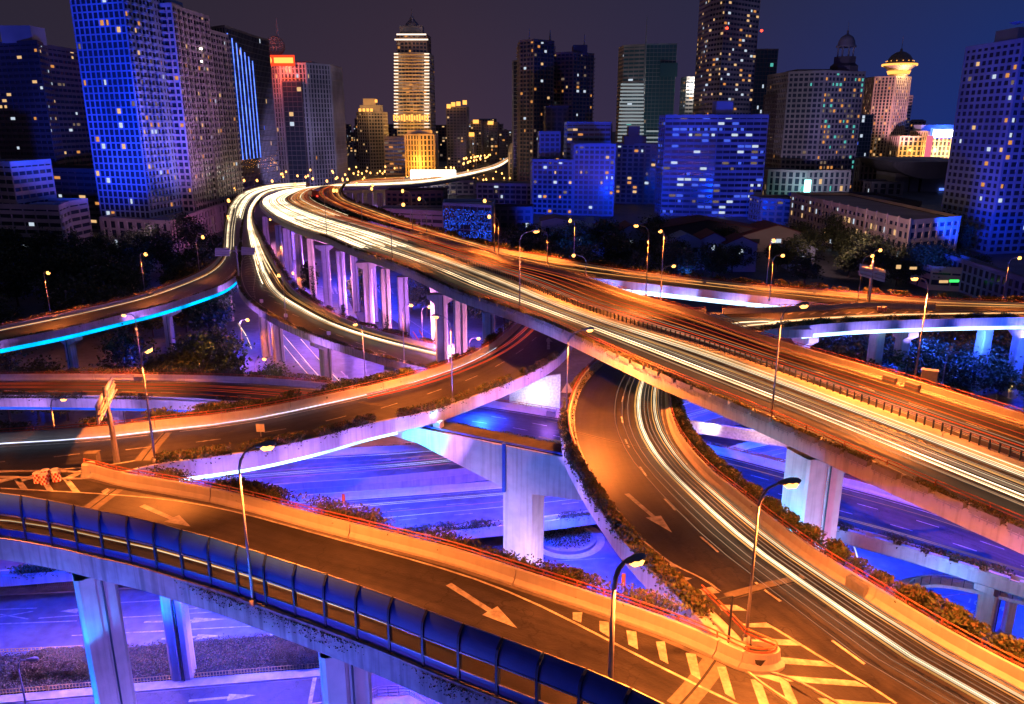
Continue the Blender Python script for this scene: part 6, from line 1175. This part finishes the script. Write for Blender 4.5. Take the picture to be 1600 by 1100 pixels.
# ornate domed building
t_, ws, zt = tower('dark ornate tower block with green tinted glass front', [(1232, 120, 640), (1290, 112, 626), (1352, 120, 640)], 45, 'w_stone', style='grid', fh=3.9, bw=3.6, lit=.06, pal=('win_teal', 'win_dim', 'win_amber'), lits=[.05, .42]); addbox(t_, (1246, 108), (1300, 106), 640, zt, 26, 'attic', 'w_stone')
c = UY(1318, 112, 646); m_ = MB(); m_.lathe((c.x, c.y, zt), [(11, 0), (11, 5), (8.5, 7), (8.5, 12)], 8); m_.build('drum', 'w_dark', t_); m_ = MB()
for k in range(8): a0_ = k * .785; m_.tube([(c.x + 6 * math.cos(a0_), c.y + 6 * math.sin(a0_), zt + 12), (c.x + 6 * math.cos(a0_), c.y + 6 * math.sin(a0_), zt + 19)], .6, 6)
m_.build('lantern_columns', 'w_grey', t_); m_ = MB(); m_.lathe((c.x, c.y, zt + 19), [(7.4, 0), (7.4, 1), (6.4, 2), (6, 4.5), (4.4, 7.4), (2, 9), (.8, 9.6), (.7, 12), (.2, 12.4), (.12, 19)], 20); m_.build('dome', 'w_grey', t_, True)
tower('dark narrow wing left of the ornate domed block', [(1214, 150, 660), (1232, 148, 655)], 30, 'w_dark', style='grid', fh=4, bw=4, lit=.03)
t_, ws, zt = tower('low base of the ornate block with cyan vertical sign', [(1200, 272, 610), (1262, 274, 596), (1330, 268, 600)], 24, 'w_stone', style='rib', fh=5, bw=4.5, lit=.2, pal=('win_teal', 'win_amber', 'win_warm')); a_, b_ = UY(1258, 281, 592), UY(1264.5, 308, 592); m_ = MB(); m_.box(((a_.x + b_.x) / 2, 592, (a_.z + b_.z) / 2), (b_.x - a_.x, 1.2, a_.z - b_.z)); m_.build('sign_panel', 'sign_cyan', t_); light('sign_glow', 'POINT', (a_.x - 4, 584, a_.z - 8), 9000, (.4, 1, 1), t_, 1)
# saucer tower
t_, ws, zt = tower('pink lit tower topped by the glowing saucer restaurant', [(1367, 122, 1040), (1400, 120, 1025), (1424, 123, 1040)], 36, 'w_cream', style='rib', fh=3.8, bw=3.8, lit=.28, pal=('win_amber', 'win_dim', 'win_warm'))
c = UY(1403, 122, 1045); m_ = MB(); m_.lathe((c.x, c.y, zt), [(11, 0), (12, 8), (20, 15), (20.5, 17), (13, 19)], 32); m_.build('saucer', 'w_cream', t_, True); m_ = MB(); m_.lathe((c.x, c.y, zt + 19), [(15, 0), (13.6, 4), (10.5, 8), (6, 11), (1.6, 12.4), (1.4, 15), (.3, 16), (.2, 30)], 28); m_.build('dome', 'w_stone', t_, True)
m_ = MB(); m_.lathe((c.x, c.y, zt + 14), [(20.7, 0), (20.9, 1.2), (20.7, 2.4)], 32); m_.build('light_ring', 'sign_gold', t_); m_ = MB(); m_.lathe((c.x, c.y, zt + 4), [(12.4, 0), (14, 4)], 32); m_.build('light_ring', 'sign_gold', t_)
for a0_ in np.linspace(0, 6.28, 14, endpoint=False): a_ = (c.x + 16 * math.cos(a0_), c.y + 16 * math.sin(a0_), zt + 19.6); m_ = MB(); m_.lathe(a_, [(0, -.7), (.7, 0), (0, .7)], 6); m_.build('dome_lamp', 'sign_gold', t_)
light('pink_flood', 'SPOT', (c.x - 30, 930, 10), 900000, (1, .42, .55), t_, 3, (c.x, 1030, 90), R(50)); light('gold_flood', 'POINT', (c.x, c.y - 24, zt + 6), 30000, (1, .6, .2), t_, 2)
tower('slim tower right behind the saucer tower', [(1418, 150, 1080), (1427, 150, 1080)], 14, 'w_cream', style='band', fh=4, bw=4, lit=.3, pal=('win_amber', 'win_dim')); tower('slim tower left behind the saucer tower', [(1365, 150, 1090), (1372, 148, 1090)], 14, 'w_cream', style='band', fh=4, bw=4, lit=.2, pal=('win_amber', 'win_dim'))
tower('small blue glass office beside the ornate block', [(1343, 180, 900), (1366, 180, 900)], 24, 'w_blue', 'facade_glass_teal', style='curtain', fh=4, bw=3.5, lit=.15, pal=COOLB)
# bright gold and white building
t_, ws, zt = tower('brilliantly lit gold and white hall with blue glow', [(1450, 206, 980), (1520, 206, 980)], 40, 'w_cream', style='rib', fh=6, bw=5, lit=.45, pal=('win_warm', 'win_pink', 'win_warm')); a_, b_ = UY(1460, 203, 972), UY(1516, 214, 972); m_ = MB(); m_.box(((a_.x + b_.x) / 2, 973, (a_.z + b_.z) / 2), (b_.x - a_.x, 2, a_.z - b_.z)); m_.build('sign_panel', 'sign_white', t_)
a_, b_ = UY(1458, 200, 971), UY(1518, 216, 971); m_ = MB(); m_.box(((a_.x + b_.x) / 2, 975, (a_.z + b_.z) / 2), (b_.x - a_.x, 2, a_.z - b_.z)); m_.build('sign_back', 'led_line', t_)
a_, b_ = UY(1449, 212, 972), UY(1453, 246, 972); m_ = MB(); m_.box(((a_.x + b_.x) / 2, 972, (a_.z + b_.z) / 2), (b_.x - a_.x, 2, a_.z - b_.z)); m_.build('sign_column', 'win_pink', t_)
for x in (1465, 1485, 1505): light('gold_flood', 'POINT', tuple(UY(x, 236, 962)), 60000, (1, .6, .25), t_, 2)
light('blue_glow', 'POINT', tuple(UY(1485, 192, 985)), 60000, (.05, .15, 1), t_, 3)
t_, ws, zt = tower('lower gold lit wing left of the brilliant hall', [(1406, 214, 1000), (1450, 214, 990)], 30, 'w_cream', style='rib', fh=6, bw=5, lit=.25, pal=('win_warm', 'win_amber'));  light('gold_flood', 'POINT', tuple(UY(1430, 238, 975)), 60000, (1, .5, .12), t_, 2); addbox(t_, (1440, 195), (1498, 195), 1000, zt, 20, 'attic', 'w_blue')
# opera house
oh = thing('opera_house', 'dark theatre with an upswept curved roof', 'theatre', tuple(UY(1440, 300, 680))); l_, r__ = UY(1364, 250, 690), UY(1512, 254, 670); m_ = MB(); n = 24; vs = []
for i in range(n + 1):
    u = i / n; x = l_.x + (r__.x - l_.x) * u; cz = l_.z - 14 * (1 - (2 * u - 1) ** 2) ** .8
    for yy, zz in ((660, cz), (720, cz + 1), (720, l_.z + 1.5), (655, l_.z)): m_.v.append((x, yy, zz))
for i in range(n):
    for j in range(4): m_.f.append((i * 4 + j, i * 4 + (j + 1) % 4, (i + 1) * 4 + (j + 1) % 4, (i + 1) * 4 + j)); m_.m.append(0)
m_.build('curved_roof', 'w_stone', oh); zz_ = l_.z - 10
for x0_, x1_ in ((1400, 1422), (1424, 1438), (1442, 1500)): a_, b_ = UY(x0_, 270, 672), UY(x1_, 270, 672); m_ = MB(); m_.box(((a_.x + b_.x) / 2, 690, zz_ / 2), (b_.x - a_.x, 36, zz_)); m_.build('hall_block', 'w_stone', oh)
for x0_, x1_, y_, mt_ in ((1468, 1496, 294, 'led_line'), (1452, 1464, 303, 'win_warm'), (1470, 1500, 302, 'win_dim'), (1428, 1436, 300, 'win_dim')): a_, b_ = UY(x0_, y_, 671), UY(x1_, y_ + 3.5, 671); m_ = MB(); m_.box(((a_.x + b_.x) / 2, 671, (a_.z + b_.z) / 2), (b_.x - a_.x, .4, a_.z - b_.z)); m_.build('lit_window', mt_, oh)
tower('dark stone hall left of the theatre', [(1362, 286, 640), (1412, 290, 636)], 30, 'w_stone', style='rib', fh=6, bw=6, lit=.02); tower('pale ribbed wing below the theatre roof', [(1345, 250, 720), (1380, 252, 715)], 20, 'w_grey', style='rib', fh=6, bw=4, lit=.02)
# right low buildings
t_, ws, zt = tower('long office block with rows of lit windows and tilted facade', [(1263, 318, 390), (1422, 348, 292), (1500, 348, 305)], 22, 'w_cream', style='grid', fh=3.5, bw=4.1, lit=.30, pal=('win_warm', 'win_cool', 'win_warm'), z1=None, styles=['grid', 'grid'], singles=150, lits=[.36, .04])
m_ = MB()
for k in range(12): p = UY(1263, 318, 390).lerp(UY(1422, 348, 292), k / 11); m_.box((p.x, p.y - .3, zt / 2 + .8), (.5, .8, zt + 1.6), R(-55))
m_.build('fins', 'w_cream', t_)
tower('dark long roof block behind the office with lit windows', [(1262, 310, 430), (1440, 318, 400)], 26, 'w_dark', style='band', fh=4, bw=6, lit=.02); tower('pale low block with a few lit windows below the domed block', [(1190, 312, 450), (1262, 316, 440)], 20, 'w_stone', style='grid', fh=3.6, bw=4, lit=.18, pal=MIX)
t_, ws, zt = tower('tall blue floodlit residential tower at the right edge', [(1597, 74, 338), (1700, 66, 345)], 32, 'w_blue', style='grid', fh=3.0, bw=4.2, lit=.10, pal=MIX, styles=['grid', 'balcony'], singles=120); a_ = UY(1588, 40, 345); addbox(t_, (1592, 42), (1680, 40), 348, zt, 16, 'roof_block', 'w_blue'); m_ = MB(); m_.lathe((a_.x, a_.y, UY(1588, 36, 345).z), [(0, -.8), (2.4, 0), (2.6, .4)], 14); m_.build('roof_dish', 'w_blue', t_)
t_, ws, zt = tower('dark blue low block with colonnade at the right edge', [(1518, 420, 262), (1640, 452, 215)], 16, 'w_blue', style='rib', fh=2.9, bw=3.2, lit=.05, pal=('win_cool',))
# patterned building and neighbours
t_, ws, zt = tower('cube building wrapped in a perforated blue lit screen', [(692, 325, 395), (768, 324, 382)], 20, 'w_blue', style='curtain', fh=4, bw=4, lit=0.); p, q = UY(692, 325, 391), UY(768, 324, 378); m_ = MB(); d_ = (q - p); d_.z = 0; Lx = d_.length; d_.normalize(); nx_, nz_ = 46, 26
for i in range(nx_):
    for j in range(nz_):
        if random.random() < .45 and not (16 < i < 26 and 5 < j < 13): c = p + d_ * (i + .5) * Lx / nx_; m_.box((c.x, c.y - .6, (j + .5) * p.z / nz_), (Lx / nx_ * random.choice((.35, .8)), .1, p.z / nz_ * random.choice((.35, .8))), math.atan2(d_.y, d_.x))
o = m_.build('perforated_screen', 'led_blue', t_); o['kind'] = 'stuff'
tower('brown low block beside the far viaduct', [(602, 300, 470), (640, 302, 462), (692, 305, 470)], 20, 'w_brown', style='grid', fh=3.5, bw=4, lit=.04); tower('low white banded building behind the far ramp lamps', [(592, 330, 420), (692, 333, 405)], 14, 'w_pink', style='band', fh=4, bw=6, lit=.10, pal=('win_cool',)); tower('dark long residential block behind the patterned cube', [(745, 288, 560), (832, 290, 550)], 16, 'w_grey', style='balcony', fh=3.3, bw=4, lit=.16, pal=MIX)
tower('small dark block with a few lights left of the blue apartments', [(768, 326, 420), (832, 330, 420)], 14, 'w_dark', style='grid', fh=3.3, bw=4, lit=.05, pal=MIX)
# houses with gables
def house(label, px, py, Y, w, dp, h, rf, wall='w_blue', roof='roof_red', rz=0.):
    c = UY(px, py, Y); t_ = thing('house', label, 'house', (c.x, c.y, 0)); t_.rotation_euler.z = 0; zt = c.z - rf; m_ = MB(); m_.box((c.x, c.y + dp / 2, zt / 2), (w, dp, zt), 0); m_.add([(c.x - w / 2, c.y, zt), (c.x + w / 2, c.y, zt), (c.x, c.y, zt + rf)], [(0, 1, 2)]); m_.build('wall', wall, t_)
    m_ = MB(); e = .7; m_.hexa([(c.x - w / 2 - e, c.y - e, zt - .3), (c.x, c.y - e, zt + rf), (c.x, c.y + dp + e, zt + rf), (c.x - w / 2 - e, c.y + dp + e, zt - .3), (c.x - w / 2 - e, c.y - e, zt), (c.x, c.y - e, zt + rf + .3), (c.x, c.y + dp + e, zt + rf + .3), (c.x - w / 2 - e, c.y + dp + e, zt)]); m_.hexa([(c.x, c.y - e, zt + rf), (c.x + w / 2 + e, c.y - e, zt - .3), (c.x + w / 2 + e, c.y + dp + e, zt - .3), (c.x, c.y + dp + e, zt + rf), (c.x, c.y - e, zt + rf + .3), (c.x + w / 2 + e, c.y - e, zt), (c.x + w / 2 + e, c.y + dp + e, zt), (c.x, c.y + dp + e, zt + rf + .3)]); m_.build('roof', roof, t_)
    for k in (-1, 0, 1): o = link('window', winbox('facade_glass' if k else 'win_cool')); o.location = (c.x + k * w * .28, c.y - .03, zt * .72); o.scale = (w * .13, 1, 1.8); put(o, t_)
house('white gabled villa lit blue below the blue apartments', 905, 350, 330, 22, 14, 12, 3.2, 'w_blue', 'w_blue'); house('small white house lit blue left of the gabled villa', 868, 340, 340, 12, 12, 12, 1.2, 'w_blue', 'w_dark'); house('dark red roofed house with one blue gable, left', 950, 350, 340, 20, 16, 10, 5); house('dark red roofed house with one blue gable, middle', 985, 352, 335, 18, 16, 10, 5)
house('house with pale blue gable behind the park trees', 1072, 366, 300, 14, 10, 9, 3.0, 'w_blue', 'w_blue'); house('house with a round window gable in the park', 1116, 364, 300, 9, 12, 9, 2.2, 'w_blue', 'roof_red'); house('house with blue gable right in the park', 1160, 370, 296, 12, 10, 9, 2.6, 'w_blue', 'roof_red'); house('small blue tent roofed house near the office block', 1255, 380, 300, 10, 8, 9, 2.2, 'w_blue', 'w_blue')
house('long dark red roofed hall behind the park', 1105, 344, 350, 70, 20, 10, 6, 'w_dark'); house('dark red roof left of the office block', 1215, 352, 345, 34, 18, 10, 5, 'w_stone')
t_, ws, zt = tower('low shop building with the green lit sign', [(1455, 428, 262), (1520, 424, 258)], 12, 'w_cream', style='band', fh=4, bw=6, lit=.06); 
for x0_, x1_, y0_, y1_, mt_ in ((1484, 1498, 437, 441, 'sign_green'), (1468, 1481, 438, 442, 'win_warm'), (1422, 1432, 417, 421, 'win_warm'), (1401, 1407, 414, 420, 'win_warm')): a_, b_ = UY(x0_, y0_, 252), UY(x1_, y1_, 252); m_ = MB(); m_.box(((a_.x + b_.x) / 2, 252, (a_.z + b_.z) / 2), (b_.x - a_.x, .3, a_.z - b_.z)); m_.build('sign_panel', mt_, t_)
# far city
lab = ['plain', 'slim', 'broad', 'stepped']
for k in range(90):
    D = random.uniform(1150, 2600); x = random.choice([random.uniform(520, 620), random.uniform(675, 800), random.uniform(515, 800), random.uniform(930, 1080), random.uniform(1200, 1360), random.uniform(1330, 1500)]); w_ = random.uniform(12, 30) * 1200 / D * 1.2; y = random.uniform(186, 232)
    t_, ws, zt = tower('hazy distant high rise on the skyline', [(x, y, D), (x + w_, y, D)], 24, random.choice(['w_dark', 'w_stone', 'w_brown', 'w_grey']), style='grid', fh=5., bw=6., lit=.34, pal=WARM); t_['group'] = 'hazy distant high rises'
# facade floodlights
def flood(px, Y, z, tx, ty, tY, pw, col, ang=60): tg = UY(tx, ty, tY); s_ = UY(px, 300, Y); light('facade_flood', 'SPOT', (s_.x, Y, z), pw, col, None, 1.5, tuple(tg), R(ang))
flood(110, 290, 26, 150, 130, 370, 900000, (.002, .055, 1), 75); flood(415, 345, 24, 262, 170, 395, 190000, (.6, .30, .9), 60); flood(215, 300, 18, 205, 340, 350, 26000, (.8, .4, .8), 70)
flood(865, 380, 8, 865, 280, 495, 190000, (.002, .045, 1)); flood(930, 380, 8, 930, 270, 490, 230000, (.002, .05, 1)); flood(1110, 370, 8, 1110, 260, 486, 400000, (.002, .045, 1), 75)
flood(1500, 285, 14, 1575, 220, 340, 230000, (.002, .045, 1), 80); flood(1470, 250, 16, 1465, 370, 300, 30000, (.02, .08, 1)); flood(900, 290, 5, 895, 350, 330, 26000, (.02, .1, 1)); flood(1080, 260, 5, 1080, 366, 300, 12000, (.02, .1, 1)); flood(1330, 262, 24, 1345, 350, 340, 60000, (1, .52, .42), 85)
flood(1290, 520, 6, 1290, 200, 630, 260000, (.5, .4, .7)); flood(455, 560, 6, 455, 180, 705, 420000, (.45, .4, .9)); flood(840, 500, 6, 850, 180, 655, 120000, (.3, .25, .9)); flood(60, 340, 6, 60, 200, 460, 90000, (.3, .2, .8)); flood(1015, 700, 6, 1010, 150, 860, 200000, (.5, .7, .8)); flood(643, 930, 6, 643, 120, 1050, 260000, (1, .42, .12), 50)
